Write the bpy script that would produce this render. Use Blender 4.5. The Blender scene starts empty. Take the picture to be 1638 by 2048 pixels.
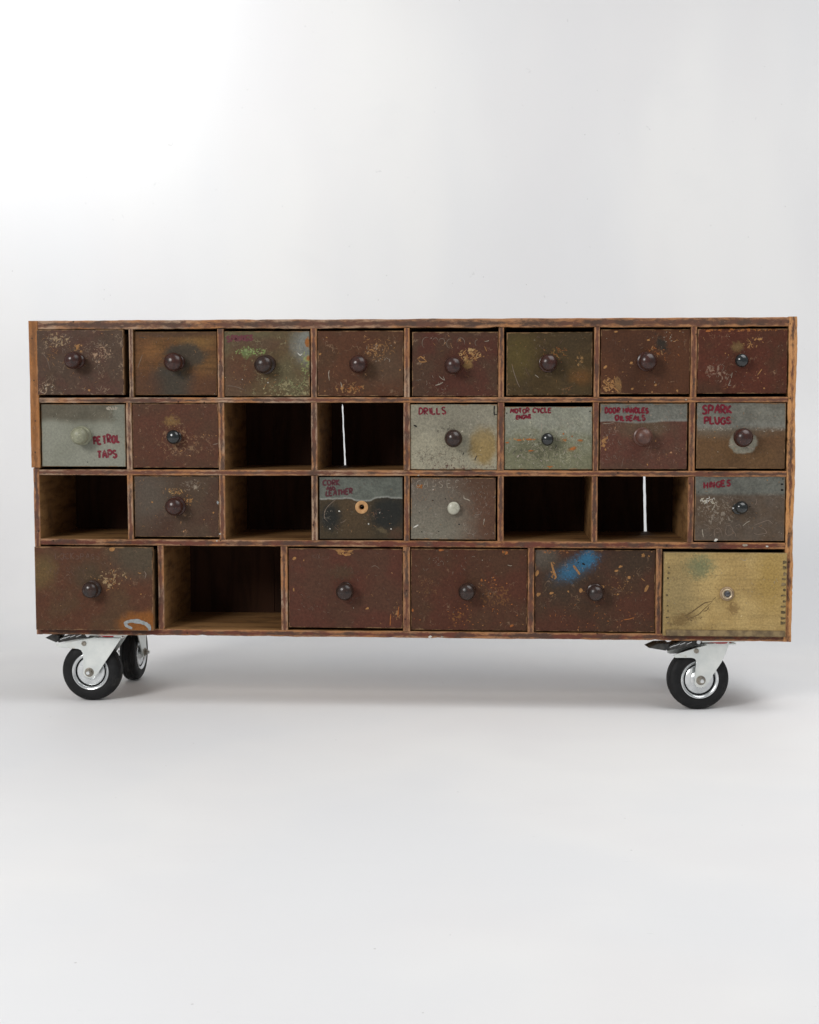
import bpy, bmesh, math, random
from mathutils import Vector, Matrix, noise as mnoise

S = bpy.context.scene
COL = S.collection

# ------------------------------------------------------------------ camera
cam_d = bpy.data.cameras.new('camera')
cam = bpy.data.objects.new('camera', cam_d)
COL.objects.link(cam)
yaw, pitch, roll = -0.06445808, 0.07541654, 0.00061701
f = Vector((math.sin(yaw) * math.cos(pitch), math.cos(yaw) * math.cos(pitch), -math.sin(pitch)))
r = Vector((math.cos(yaw), -math.sin(yaw), 0))
d = f.cross(r)
r2 = r * math.cos(roll) + d * math.sin(roll)
d2 = d * math.cos(roll) - r * math.sin(roll)
M = Matrix((r2, -d2, -f)).transposed().to_4x4()
M.translation = (0, -2.9272, 0.64204)
cam.matrix_world = M
cam_d.sensor_fit = 'HORIZONTAL'
cam_d.sensor_width = 36.0
cam_d.lens = 36.0 * 2790.0 / 1638.0
cam_d.clip_end = 100
S.camera = cam

# ------------------------------------------------------------------ light
W = bpy.data.worlds.new('World')
S.world = W
W.use_nodes = True
wb = W.node_tree.nodes['Background']
wb.inputs[0].default_value = (0.945, 0.965, 1.0, 1)
wb.inputs[1].default_value = 0.325


def area(name, loc, target, size, power, color=(1, 1, 1), size_y=None, spread=180):
    l = bpy.data.lights.new(name, 'AREA')
    l.energy = power
    l.color = color
    l.size = size
    if size_y:
        l.shape = 'RECTANGLE'
        l.size_y = size_y
    l.spread = math.radians(spread)
    o = bpy.data.objects.new(name, l)
    COL.objects.link(o)
    o.location = loc
    o.rotation_euler = (Vector(target) - Vector(loc)).to_track_quat('-Z', 'Y').to_euler()
    return o


area('window_light', (-2.35, -2.95, 2.15), (-0.1, 0.0, 0.40), 1.25, 87, (1.0, 0.985, 0.965), 1.25)
area('overhead_softbox', (1.4, -0.7, 2.75), (0.9, -0.05, 0.0), 2.2, 34, (1.0, 1.0, 1.0), 2.2, 140)
area('added_wall_glow', (-2.3, 0.1, 2.6), (-1.40, 1.5, 1.95), 0.5, 8, (0.99, 1.0, 1.0), 0.8, 80)  # added lamp out of frame, brightens the upper left of the wall

S.view_settings.view_transform = 'Standard'
S.view_settings.look = 'None'
S.view_settings.exposure = 0.0
S.view_settings.gamma = 1.0
S.cycles.max_bounces = 8

RND = random.Random(7)


# ------------------------------------------------------------------ helpers
def link(name, me, mat=None, parent=None, loc=(0, 0, 0), smooth=None):
    o = bpy.data.objects.new(name, me)
    COL.objects.link(o)
    if mat is not None:
        for m in (mat if isinstance(mat, (list, tuple)) else [mat]):
            me.materials.append(m)
    if parent is not None:
        o.parent = parent
    o.location = loc
    if smooth is not None:
        me.shade_smooth()
        me.set_sharp_from_angle(angle=math.radians(smooth))
    return o


def mesh_from(bm, name):
    me = bpy.data.meshes.new(name)
    bmesh.ops.recalc_face_normals(bm, faces=bm.faces[:])
    bm.to_mesh(me)
    bm.free()
    return me


def add_lathe(bm, prof, n=40, axis='y', mat=0, center=(0, 0, 0), closed=False):
    """prof: list of (radius, height along axis)."""
    cx, cy, cz = center
    rings = []
    for (rad, hh) in prof:
        ring = []
        if not callable(rad) and rad < 1e-6:
            rings.append([bm.verts.new((cx, cy + hh, cz))])
            continue
        for k in range(n):
            a = 2 * math.pi * k / n
            rv = rad(a) if callable(rad) else rad
            ring.append(bm.verts.new((cx + rv * math.cos(a), cy + hh, cz + rv * math.sin(a))))
        rings.append(ring)
    pairs = list(zip(rings[:-1], rings[1:]))
    if closed:
        pairs.append((rings[-1], rings[0]))
    for a, b in pairs:
        for k in range(n):
            k2 = (k + 1) % n
            if len(a) == 1 and len(b) == 1:
                continue
            if len(a) == 1:
                fc = bm.faces.new((a[0], b[k2], b[k]))
            elif len(b) == 1:
                fc = bm.faces.new((a[k], a[k2], b[0]))
            else:
                fc = bm.faces.new((a[k], a[k2], b[k2], b[k]))
            fc.material_index = mat


def add_prism(bm, pts, y0, y1, bevel=0.0, mat=0):
    """polygon in x-z extruded along y."""
    a = [bm.verts.new((x, y0, z)) for x, z in pts]
    b = [bm.verts.new((x, y1, z)) for x, z in pts]
    fs = [bm.faces.new(a), bm.faces.new(b[::-1])]
    n = len(pts)
    for i in range(n):
        fs.append(bm.faces.new((a[i], b[i], b[(i + 1) % n], a[(i + 1) % n])))
    for fc in fs:
        fc.material_index = mat
    if bevel:
        es = list({e for fc in fs[:2] for e in fc.edges})
        bmesh.ops.bevel(bm, geom=es, offset=bevel, segments=2, affect='EDGES')


def add_box(bm, x0, x1, y0, y1, z0, z1, mat=0, bevel=0.0):
    vs = [bm.verts.new(p) for p in ((x0, y0, z0), (x1, y0, z0), (x1, y1, z0), (x0, y1, z0),
                                    (x0, y0, z1), (x1, y0, z1), (x1, y1, z1), (x0, y1, z1))]
    fs = [bm.faces.new([vs[i] for i in q]) for q in
          ((0, 1, 2, 3), (4, 7, 6, 5), (0, 4, 5, 1), (1, 5, 6, 2), (2, 6, 7, 3), (3, 7, 4, 0))]
    for fc in fs:
        fc.material_index = mat
    if bevel:
        es = list({e for fc in fs for e in fc.edges})
        bmesh.ops.bevel(bm, geom=es, offset=bevel, segments=2, affect='EDGES')


def rough_board(name, x0, x1, y0, y1, z0, z1, axis, mat, parent, amp=0.0006, ch=0.0011, seg=0.012, seed=0,
                end_jitter=0.0):
    """A board along `axis` ('x' or 'z'), chamfered section, arrises knocked about by age."""
    cx, cy, cz = (x0 + x1) / 2, (y0 + y1) / 2, (z0 + z1) / 2
    L0, L1 = (x0, x1) if axis == 'x' else (z0, z1)
    n = max(3, int((L1 - L0) / seg))
    a0, a1 = (z0, z1) if axis == 'x' else (x0, x1)
    sec = [(y0, a0 + ch), (y0, a1 - ch), (y0 + ch, a1), (y1, a1), (y1, a0), (y0 + ch, a0)]
    bm = bmesh.new()
    rings = []
    for i in range(n + 1):
        t = L0 + (L1 - L0) * i / n
        ring = []
        for j, (yy, aa) in enumerate(sec):
            da = dy = 0.0
            if j in (0, 1, 2, 5):
                grp = 1 if j in (1, 2) else 0
                q = mnoise.noise(Vector((t * 13.0, grp * 9.1 + seed * 3.7, 1.3)))
                q2 = mnoise.noise(Vector((t * 90.0, grp * 5.3 + seed * 1.9, 7.7)))
                da = amp * (q + 0.7 * q2)
                if q2 > 0.35:      # chips out of the arris
                    k = (q2 - 0.35) * 3.0 * amp
                    da += -k if grp else k
                dy = amp * 0.6 * mnoise.noise(Vector((t * 40.0, j * 2.0 + seed, 3.1)))
            e = 0.0
            ring.append(((t + e) - (cx if axis == 'x' else cz), yy + dy - cy, aa + da - (cz if axis == 'x' else cx)))
        vs = []
        for (t_, yy, aa) in ring:
            vs.append(bm.verts.new((t_, yy, aa) if axis == 'x' else (aa, yy, t_)))
        rings.append(vs)
    m = len(sec)
    for a, b in zip(rings[:-1], rings[1:]):
        for j in range(m):
            bm.faces.new((a[j], a[(j + 1) % m], b[(j + 1) % m], b[j]))
    bm.faces.new(rings[0])
    bm.faces.new(rings[-1][::-1])
    me = mesh_from(bm, name)
    return link(name, me, mat, parent, (cx, cy, cz))


# ------------------------------------------------------------------ node helper
class G:
    def __init__(s, name):
        s.m = bpy.data.materials.new(name)
        s.m.use_nodes = True
        s.t = s.m.node_tree
        s.b = s.t.nodes['Principled BSDF']

    def N(s, typ, **kw):
        n = s.t.nodes.new(typ)
        for k, v in kw.items():
            setattr(n, k, v)
        return n

    def put(s, sock, v):
        if isinstance(v, bpy.types.NodeSocket):
            s.t.links.new(v, sock)
        elif v is not None:
            if sock.type == 'RGBA' and len(v) == 3:
                v = (*v, 1)
            sock.default_value = v

    def math(s, op, a, b=None, c=None, clamp=False):
        n = s.N('ShaderNodeMath', operation=op, use_clamp=clamp)
        for i, v in enumerate((a, b, c)):
            if v is not None:
                s.put(n.inputs[i], v)
        return n.outputs[0]

    def vm(s, op, a, b=None, sc=None):
        n = s.N('ShaderNodeVectorMath', operation=op)
        s.put(n.inputs[0], a)
        if b is not None:
            s.put(n.inputs[1], b)
        if sc is not None:
            s.put(n.inputs['Scale'], sc)
        return n.outputs['Value'] if op in ('LENGTH', 'DOT_PRODUCT') else n.outputs[0]

    def noise(s, vec, scale, detail=3, rough=0.55, dist=0.0, color=False):
        n = s.N('ShaderNodeTexNoise')
        s.put(n.inputs['Vector'], vec)
        n.inputs['Scale'].default_value = scale
        n.inputs['Detail'].default_value = detail
        n.inputs['Roughness'].default_value = rough
        n.inputs['Distortion'].default_value = dist
        return n.outputs['Color'] if color else n.outputs['Fac']

    def ss(s, x, lo, hi, a=0.0, b=1.0):
        n = s.N('ShaderNodeMapRange', interpolation_type='SMOOTHSTEP')
        s.put(n.inputs[0], x)
        if lo > hi:
            lo, hi, a, b = hi, lo, b, a
        n.inputs[1].default_value = lo
        n.inputs[2].default_value = hi
        n.inputs[3].default_value = a
        n.inputs[4].default_value = b
        return n.outputs[0]

    def mix(s, a, b, fac, blend='MIX'):
        n = s.N('ShaderNodeMix', data_type='RGBA', blend_type=blend)
        s.put(n.inputs[0], fac)
        s.put(n.inputs[6], a)
        s.put(n.inputs[7], b)
        return n.outputs[2]

    def obj(s, offset=None):
        t = s.N('ShaderNodeTexCoord')
        return t.outputs['Object']

    def mapping(s, vec, loc=(0, 0, 0), rot=(0, 0, 0), sc=(1, 1, 1), typ='POINT'):
        n = s.N('ShaderNodeMapping', vector_type=typ)
        s.put(n.inputs['Vector'], vec)
        n.inputs['Location'].default_value = loc
        n.inputs['Rotation'].default_value = rot
        n.inputs['Scale'].default_value = sc
        return n.outputs[0]

    def bump(s, h, strength=0.2, dist=0.001):
        n = s.N('ShaderNodeBump')
        n.inputs['Strength'].default_value = strength
        n.inputs['Distance'].default_value = dist
        s.put(n.inputs['Height'], h)
        s.t.links.new(n.outputs[0], s.b.inputs['Normal'])

    def done(s, col=None, rough=None, metal=None, spec=None):
        if col is not None:
            s.put(s.b.inputs['Base Color'], col)
        if rough is not None:
            s.put(s.b.inputs['Roughness'], rough)
        if metal is not None:
            s.put(s.b.inputs['Metallic'], metal)
        if spec is not None:
            s.put(s.b.inputs['Specular IOR Level'], spec)
        return s.m


def speckled(name, c1, c2, scale, rough, metal=0.0, spec=0.5, lo=0.35, hi=0.65, bump=0.0, dirt=None):
    g = G(name)
    v = g.obj()
    n = g.noise(v, scale, 5, 0.6)
    c = g.mix(c1, c2, g.ss(n, lo, hi))
    if dirt:
        n2 = g.noise(v, scale * 0.37, 5, 0.7, 0.6)
        c = g.mix(c, dirt, g.ss(n2, 0.56, 0.72))
    if bump:
        g.bump(n, bump, 0.0006)
    rr = g.ss(g.noise(v, scale * 0.6, 3), 0.3, 0.7, rough - 0.07, rough + 0.1)
    return g.done(c, rr, metal, spec)


# ------------------------------------------------------------------ setting: one white sweep
def white_sweep(name):
    g = G(name)
    v = g.obj()
    big = g.noise(g.mapping(v, sc=(1.0, 1.0, 0.35)), 1.3, 3, 0.5)  # soft upright light streaks on the wall, put into the colour
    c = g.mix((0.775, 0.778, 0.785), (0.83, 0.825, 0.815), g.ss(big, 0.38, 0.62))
    c = g.mix(c, (0.765, 0.755, 0.76), g.ss(g.noise(g.mapping(v, sc=(1.6, 1.6, 0.8)), 1.7, 2, 0.4), 0.40, 0.72, 0.0, 0.55))  # cloudy light mottling painted into the backdrop colour
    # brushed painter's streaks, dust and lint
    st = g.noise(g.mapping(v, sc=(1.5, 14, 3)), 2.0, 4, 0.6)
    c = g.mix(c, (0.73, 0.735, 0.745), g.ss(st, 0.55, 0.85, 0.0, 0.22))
    vo = g.N('ShaderNodeTexVoronoi', feature='F1')
    g.put(vo.inputs['Vector'], g.mapping(v, sc=(1, 1, 1)))
    vo.inputs['Scale'].default_value = 26
    vo.inputs['Randomness'].default_value = 1.0
    spk = g.math('MULTIPLY', g.ss(vo.outputs['Distance'], 0.055, 0.03), g.ss(g.noise(v, 9, 2), 0.54, 0.60))
    c = g.mix(c, (0.42, 0.41, 0.40), g.math('MULTIPLY', spk, 0.55))
    lint = g.noise(g.mapping(v, rot=(0, 0, 0.7), sc=(20, 150, 20)), 2.2, 2, 0.5, 0.8)
    c = g.mix(c, (0.62, 0.62, 0.62), g.ss(lint, 0.735, 0.80, 0.0, 0.5))
    g.bump(g.noise(v, 60, 5, 0.65), 0.08, 0.002)
    return g.done(c, 0.62, 0.0, 0.25)


def build_sweep():
    bm = bmesh.new()
    R, wall_y = 0.75, 1.55
    prof = [(-4.5, 0.0), (-1.5, 0.0), (0.0, 0.0), (wall_y - R, 0.0)]
    for k in range(1, 25):
        a = math.pi / 2 * k / 24
        prof.append((wall_y - R + R * math.sin(a), R - R * math.cos(a)))
    prof += [(wall_y, 1.5), (wall_y, 2.6), (wall_y, 3.6)]
    xs = [-5.0 + 0.5 * i for i in range(21)]
    rows = [[bm.verts.new((x, y, z)) for x in xs] for y, z in prof]
    for a, b in zip(rows[:-1], rows[1:]):
        for i in range(len(xs) - 1):
            bm.faces.new((a[i], a[i + 1], b[i + 1], b[i]))
    me = mesh_from(bm, 'floor')
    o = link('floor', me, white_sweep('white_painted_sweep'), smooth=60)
    o['kind'] = 'structure'
    o['label'] = 'seamless white studio floor curving up into the pale wall behind the cabinet'
    return o


build_sweep()

# ------------------------------------------------------------------ the cabinet
cab = bpy.data.objects.new('drawer_cabinet', None)
COL.objects.link(cab)
cab.location = (-0.195, 0.13, 0.0)
cab['label'] = 'long worn wooden workshop cabinet of small maroon, grey and yellow drawers on black castors'
cab['category'] = 'cabinet'
OFF = Vector((-0.195, 0.13, 0.0))


def P(x, y, z):
    return (x - OFF.x, y - OFF.y, z - OFF.z)


def carcass_mat(name, axis, paint=(0.125, 0.052, 0.034), wood=(0.345, 0.160, 0.068), grey=(0.355, 0.255, 0.182),
                wear=0.0, grey_amt=0.5, inner=(0.255, 0.138, 0.055), inner2=(0.145, 0.074, 0.030), patina=0.5):
    """front arris: chipped maroon paint over bare wood; the other faces are raw brown wood."""
    g = G(name)
    tc = g.N('ShaderNodeTexCoord')
    oi = g.N('ShaderNodeObjectInfo')
    v = g.vm('ADD', tc.outputs['Object'], g.vm('SCALE', (13.1, 7.7, 5.3), sc=oi.outputs['Random']))
    sep = g.N('ShaderNodeSeparateXYZ')
    g.put(sep.inputs[0], tc.outputs['Generated'])
    e = sep.outputs[2 if axis == 'x' else 0]
    e = g.math('MULTIPLY', g.math('ABSOLUTE', g.math('SUBTRACT', e, 0.5)), 2.0)      # 0 centre, 1 arris
    st = (0.34, 0.7, 1.15) if axis == 'x' else (1.15, 0.7, 0.34)
    vs = g.mapping(v, sc=st)
    n1 = g.noise(vs, 135, 6, 0.72, 0.2)
    n2 = g.noise(v, 9, 3, 0.5)
    n3 = g.noise(vs, 260, 4, 0.7)
    k = g.math('ADD', n1, g.math('MULTIPLY', g.math('SUBTRACT', e, 0.55), 0.34))
    k = g.math('ADD', k, g.math('MULTIPLY', g.math('SUBTRACT', n2, 0.5), 0.60))
    k = g.math('ADD', k, wear)
    bare = g.ss(k, 0.40, 0.68)
    woodc = g.mix(wood, grey, g.math('MULTIPLY', g.ss(g.noise(v, 14, 4), 0.40, 0.60), g.ss(sep.outputs[0], 0.80, 0.30, 0.12, min(1.0, grey_amt * 1.7)) if axis == 'x' else grey_amt))
    woodc = g.mix(woodc, (0.10, 0.045, 0.02), g.ss(n3, 0.50, 0.72, 0.0, 0.58))
    pc = g.mix(paint, (0.068, 0.044, 0.033), g.ss(g.noise(v, 22, 4), 0.42, 0.6, 0.0, patina * 1.6))
    pc = g.mix(pc, (0.30, 0.20, 0.13), g.ss(n3, 0.60, 0.70, 0.0, 0.55))
    front = g.mix(pc, woodc, bare)
    # nail dents / dark knocks
    vo = g.N('ShaderNodeTexVoronoi', feature='F1')
    g.put(vo.inputs['Vector'], v)
    vo.inputs['Scale'].default_value = 38
    front = g.mix(front, (0.02, 0.012, 0.008), g.ss(vo.outputs['Distance'], 0.10, 0.05, 0.0, 0.85))
    # raw faces
    gr = (2.0, 14.0, 60.0) if axis == 'x' else (60.0, 7.0, 42.0)
    ng = g.noise(g.mapping(v, sc=gr), 1.6, 5, 0.6, 0.4)
    raw = g.mix(inner, inner2, g.ss(ng, 0.42, 0.66))
    raw = g.mix(raw, (0.06, 0.035, 0.02), g.ss(g.noise(v, 17, 4), 0.55, 0.75, 0.0, 0.55))
    nrm = g.N('ShaderNodeSeparateXYZ')
    g.put(nrm.inputs[0], tc.outputs['Normal'])
    fm = g.ss(nrm.outputs[1], -0.30, -0.55)
    c = g.mix(raw, front, fm)
    g.bump(g.math('ADD', g.math('MULTIPLY', bare, -0.7), g.math('MULTIPLY', n3, 0.6)), 0.45, 0.0008)
    return g.done(c, g.ss(n1, 0.3, 0.7, 0.5, 0.75), 0.0, 0.15)


M_RAIL = carcass_mat('worn_rail_wood', 'x', wear=0.045)
M_RAIL_LOW = carcass_mat('worn_base_wood', 'x', wear=0.005, grey_amt=0.25, paint=(0.125, 0.042, 0.028))
M_TOP = carcass_mat('worn_top_wood', 'x', paint=(0.115, 0.054, 0.036), wear=0.03, grey_amt=0.45)
M_DIV = carcass_mat('worn_divider_wood', 'z', wear=0.05, grey_amt=0.85)
M_DIV_R = carcass_mat('worn_divider_wood_orange', 'z', wear=0.045, grey_amt=0.2)
M_SIDE_R = carcass_mat('battered_side_wood', 'z', wood=(0.50, 0.235, 0.082), wear=0.15, grey_amt=0.15)
M_SIDE_L = carcass_mat('worn_side_wood', 'z', wear=0.03, grey_amt=0.7)
M_STRIP = carcass_mat('bare_pine_strip', 'z', paint=(0.20, 0.085, 0.03), wood=(0.32, 0.135, 0.045), wear=0.10,
                      grey_amt=0.1, patina=0.2)


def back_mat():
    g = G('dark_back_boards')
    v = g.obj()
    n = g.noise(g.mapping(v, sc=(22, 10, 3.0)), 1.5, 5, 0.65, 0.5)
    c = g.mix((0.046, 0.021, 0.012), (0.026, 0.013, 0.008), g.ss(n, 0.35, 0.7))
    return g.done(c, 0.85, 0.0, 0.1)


M_BACK = back_mat()

DEPTH = 0.268
Z_BOT, Z_TOP = 0.152, 0.8245
XL, XR = -0.998, 0.609


def board(name, x0, x1, z0, z1, axis, mat, y0=0.0, y1=DEPTH - 0.012, **kw):
    a, b = P(x0, y0, z0), P(x1, y1, z1)
    return rough_board(name, a[0], b[0], a[1], b[1], a[2], b[2], axis, mat, cab, **kw)


# sides
board('side_board', -0.9965, -0.9835, Z_BOT, 0.5105, 'z', M_SIDE_L, seed=1, amp=0.0008, y1=DEPTH)
s_ = board('side_board', -0.9955, -0.9835, 0.5105, 0.8235, 'z', M_SIDE_L, seed=2, y0=0.004, y1=DEPTH)
t_ = board('edge_strip', -0.9995, -0.9800, 0.5125, 0.8240, 'z', M_STRIP, y0=-0.002, y1=0.004, seed=3, amp=0.0004)
t_['label'] = 'bare orange pine strip nailed to the upper left edge'
bd = board('side_board', 0.5925, 0.6090, Z_BOT, 0.8258, 'z', M_SIDE_R, seed=4, amp=0.0017, seg=0.006, y1=DEPTH)
bd['label'] = 'battered right side board with chipped edge'
# top, bottom, shelves
board('top_board', -0.9798, 0.5923, 0.8060, Z_TOP, 'x', M_TOP, seed=5, amp=0.0011, y1=DEPTH)
board('bottom_board', -0.9833, 0.5923, Z_BOT + 0.0005, 0.1660, 'x', M_RAIL_LOW, seed=6, amp=0.0009, y1=DEPTH)
SH = [(0.6505, 0.6615), (0.4965, 0.5082), (0.3460, 0.3592)]
for i, (a, b) in enumerate(SH):
    board('shelf', -0.9833, 0.5923, a, b, 'x', M_RAIL if i < 2 else M_RAIL_LOW, seed=10 + i)
# dividers
DX = [-0.7865, -0.5881, -0.3903, -0.1944, 0.0027, 0.1997, 0.3987]
rows3 = [(0.6617, 0.8058), (0.5084, 0.6503), (0.3594, 0.4963)]
for ri, (a, b) in enumerate(rows3):
    for ci, x in enumerate(DX):
        hw = 0.0062 + RND.uniform(-0.0005, 0.0005)
        if ci == 0 and ri == 0:
            x, hw = -0.7800, 0.0040
        if ci == 5:
            x += (0.0008, 0.0, -0.001)[ri]
        if ci == 6:
            x += (0.001, -0.0005, -0.001)[ri]
        board('divider', x - hw, x + hw, a, b, 'z', M_DIV if x < -0.1 else M_DIV_R, y0=RND.uniform(-0.0008, 0.0012), seed=20 + ri * 8 + ci)
for ci, (x0, x1) in enumerate([(-0.7290, -0.7160), (-0.4635, -0.4495), (-0.2025, -0.1880), (0.0605, 0.0740),
                               (0.3280, 0.3400)]):
    board('divider', x0, x1, 0.1662, 0.3458, 'z', M_DIV if x0 < -0.3 else M_DIV_R, y0=RND.uniform(-0.0008, 0.0012), seed=60 + ci)


# back: vertical boards, two of the joints stand open and let the white wall through
def back_boards():
    edges = [(-0.9834, 0, 0), (-0.815, 0, 0), (-0.668, 0, 0), (-0.520, 0, 0),
             (-0.3535, 0.0042, 0.042), (-0.196, 0, 0), (-0.04, 0, 0), (0.150, 0, 0),
             (0.3275, 0.0062, 0.030), (0.465, 0, 0), (0.5924, 0, 0)]
    z0, z1 = 0.1662, 0.8058
    for k in range(len(edges) - 1):
        bm = bmesh.new()
        n = 70
        yb = DEPTH - 0.0115 + 0.0022 * (k % 2)
        xm = (edges[k][0] + edges[k + 1][0]) / 2
        prev = None
        for i in range(n + 1):
            z = z0 + (z1 - z0) * i / n
            le, re_ = edges[k], edges[k + 1]

            def ex(e, sgn, sd):
                wob = 0.0006 * mnoise.noise(Vector((z * 70, sd * 3.3, 0.5))) + 0.0005 * mnoise.noise(
                    Vector((z * 190, sd * 1.7, 2.5)))
                g_ = e[1]
                if e[1] > 0.003 and not ((0.503 if e[0] < 0 else 0.352) < z < 0.6495):
                    g_ = 0.0
                # a bit of old glue bridges part of the slit
                if e[1] > 0.003 and (0.6085 < z < 0.6135 if e[0] < 0 else 0.413 < z < 0.4155):
                    g_ *= 0.30
                lean = -e[2] * (z - 0.5) if e[1] > 0.003 else 0
                return e[0] + lean + sgn * (g_ / 2) + (wob if e[1] else 0)
            xa, xb = ex(le, 1, k), ex(re_, -1, k + 50)
            c = [bm.verts.new((x - xm, y, z - 0.5)) for x, y in
                 ((xa, yb), (xb, yb), (xb, DEPTH - 0.001), (xa, DEPTH - 0.001))]
            if prev:
                for j in range(4):
                    bm.faces.new((prev[j], prev[(j + 1) % 4], c[(j + 1) % 4], c[j]))
            else:
                bm.faces.new(c[::-1])
            prev = c
        bm.faces.new(prev)
        me = mesh_from(bm, 'back_board')
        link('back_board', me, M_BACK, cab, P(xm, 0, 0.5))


back_boards()

# ------------------------------------------------------------------ drawer paint
RAW = speckled('raw_drawer_wood', (0.20, 0.13, 0.06), (0.12, 0.07, 0.03), 30, 0.8, spec=0.2)


def tone(c):
    l = 0.2126 * c[0] + 0.7152 * c[1] + 0.0722 * c[2]
    k = 0.80 + (0.56 - 0.80) * min(1, max(0, (l - 0.08) / 0.14))
    warm = (1.06, 0.98, 0.80) if l < 0.10 else (1.0, 1.0, 0.95)
    return tuple(max(0.004, q * k * t_ - 0.005) for q, t_ in zip(c, warm))


def front_mat(name, seed, w, h, base, alt, alt_amt=0.7, layers=(), chips=0.5, chipcol=(0.36, 0.18, 0.07),
              curl=0.5, curlcol=(0.36, 0.23, 0.14), edge=0.6, edgecol=(0.34, 0.20, 0.10), rough=0.5, grain=0.0,
              fine=0.40):
    curlcol = tuple(q * 0.72 for q in curlcol)
    chipcol = tuple(q * 0.82 for q in chipcol)
    edgecol = tuple(q * 0.72 for q in edgecol)
    if not grain or base[0] < .3:
        base, alt = tone(base), tone(alt)
    layers = [(L[0], tone(L[1]) if L[0] != 'flake' else tuple(q * .70 for q in L[1])) + tuple(L[2:]) for L in layers]
    g = G(name)
    v0 = g.obj()
    rs = random.Random(seed)
    offs = (rs.uniform(-50, 50), rs.uniform(-50, 50), rs.uniform(-50, 50))
    v = g.vm('ADD', v0, offs)
    nb = g.noise(v, 13, 4, 0.55)
    nm = g.noise(v, 48, 6, 0.65)
    nf = g.noise(v, 230, 4, 0.7)
    ns = g.noise(g.mapping(v, sc=(1, 1, 3.2)), 70, 5, 0.7)
    c = g.mix(base, alt, g.math('MULTIPLY', g.ss(nb, 0.40, 0.62), alt_amt))
    if grain:
        gn = g.noise(g.mapping(v, sc=(1, 1, 16)), 9, 5, 0.65, 0.6)
        c = g.mix(c, tuple(q * 0.45 for q in base), g.ss(gn, 0.42, 0.68, 0.0, grain))
    for L in layers:
        kind = L[0]
        if kind == 'band':      # upper band of another paint, wavy brushed lower edge
            _, col, vtop, amp, soft, op = L[:6]
            sep = g.N('ShaderNodeSeparateXYZ')
            g.put(sep.inputs[0], v0)
            wav = g.noise(g.mapping(v, sc=(1, 1, 0.12)), L[6] if len(L) > 6 else 22, 2, 0.5)
            zz = g.math('ADD', sep.outputs[2], g.math('MULTIPLY', g.math('SUBTRACT', wav, 0.5), amp * 2))
            zz = g.math('ADD', zz, g.math('MULTIPLY', g.math('SUBTRACT', nf, 0.5), soft * 1.0))
            e = h * (1 - vtop)
            mk = g.ss(zz, e - soft, e + soft, 0.0, op)
            colv = g.mix(col, tuple(q * 0.74 for q in col), g.ss(nm, 0.38, 0.66))
            c = g.mix(c, colv, mk)
            if len(L) > 7 and L[7]:     # pale ridge where the brush stopped
                rd = g.math('MULTIPLY', g.ss(zz, e - soft * 1.2, e + soft * 0.3), g.ss(zz, e + soft * 2.6, e + soft * 0.8))
                c = g.mix(c, (0.27, 0.275, 0.25), g.math('MULTIPLY', rd, L[7]))
        elif kind in ('blob', 'flake'):
            _, col, u, vv, ru, rv, soft, namp, op = L[:9]
            ang = L[9] if len(L) > 9 else 0.0
            mv = g.mapping(v0, loc=(u * w, 0, (1 - vv) * h), rot=(0, -ang, 0), sc=(ru * w, 1000, rv * w), typ='TEXTURE')
            dd = g.vm('LENGTH', mv)
            dd = g.math('ADD', dd, g.math('MULTIPLY', g.math('SUBTRACT', nm if kind == 'blob' else ns, 0.5), namp * 2))
            if kind == 'blob':
                dd = g.math('ADD', dd, g.math('MULTIPLY', g.math('SUBTRACT', nf, 0.5), namp * 0.9))
                if ru < 0.11:      # small patches get a ragged outline
                    rg = g.noise(g.vm('ADD', v, (2.2, 6.1, 3.3)), 150, 4, 0.65, 0.8)
                    dd = g.math('ADD', dd, g.math('MULTIPLY', g.math('SUBTRACT', rg, 0.5), 2.6))
                mk = g.ss(dd, 1 + soft, 1 - soft, 0.0, op)
            else:   # broken flaking inside a soft zone
                zone = g.ss(dd, 1 + soft, 1 - soft)
                fl = g.noise(g.vm('ADD', v, (L[9] * 3.1 if len(L) > 9 else 3.0, 1.7, 9.1)), 120, 4, 0.65, 1.2)
                th = g.math('SUBTRACT', fl, g.math('MULTIPLY', g.math('SUBTRACT', 1.0, zone), 0.45))
                mk = g.ss(th, 0.53, 0.58, 0.0, op)
            c = g.mix(c, col, mk)
    # curly scuffs: edges of warped cells, only in patches
    wv = g.vm('ADD', v, g.vm('SCALE', g.vm('SUBTRACT', g.noise(v, 55, 2, 0.5, color=True), (0.5, 0.5, 0.5)), sc=0.035))
    vo = g.N('ShaderNodeTexVoronoi', feature='DISTANCE_TO_EDGE')
    g.put(vo.inputs['Vector'], wv)
    vo.inputs['Scale'].default_value = 62
    ln = g.ss(vo.outputs['Distance'], 0.040, 0.008)
    pm = g.ss(g.noise(g.vm('ADD', v, (3, 5, 7)), 42, 4, 0.6), 0.66 - 0.14 * curl, 0.72 - 0.14 * curl)
    c = g.mix(c, curlcol, g.math('MULTIPLY', g.math('MULTIPLY', ln, pm), 0.34 + 0.22 * curl))
    # chips down to wood
    ch_n = g.noise(g.vm('ADD', v, (11, 2, 4)), 150, 4, 0.6, 0.7)
    ch_z = g.noise(g.vm('ADD', v, (1, 8, 3)), 15, 3, 0.5)
    kk = g.math('ADD', ch_n, g.math('MULTIPLY', g.math('SUBTRACT', ch_z, 0.5), 0.32))
    lo = 0.745 - 0.055 * chips
    cm = g.ss(kk, lo, lo + 0.025)
    chc = g.mix(chipcol, tuple(min(1, q * 1.5 + 0.05) for q in chipcol), g.ss(nf, 0.4, 0.65))
    c = g.mix(c, chc, g.math('MULTIPLY', cm, 0.85))
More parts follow.
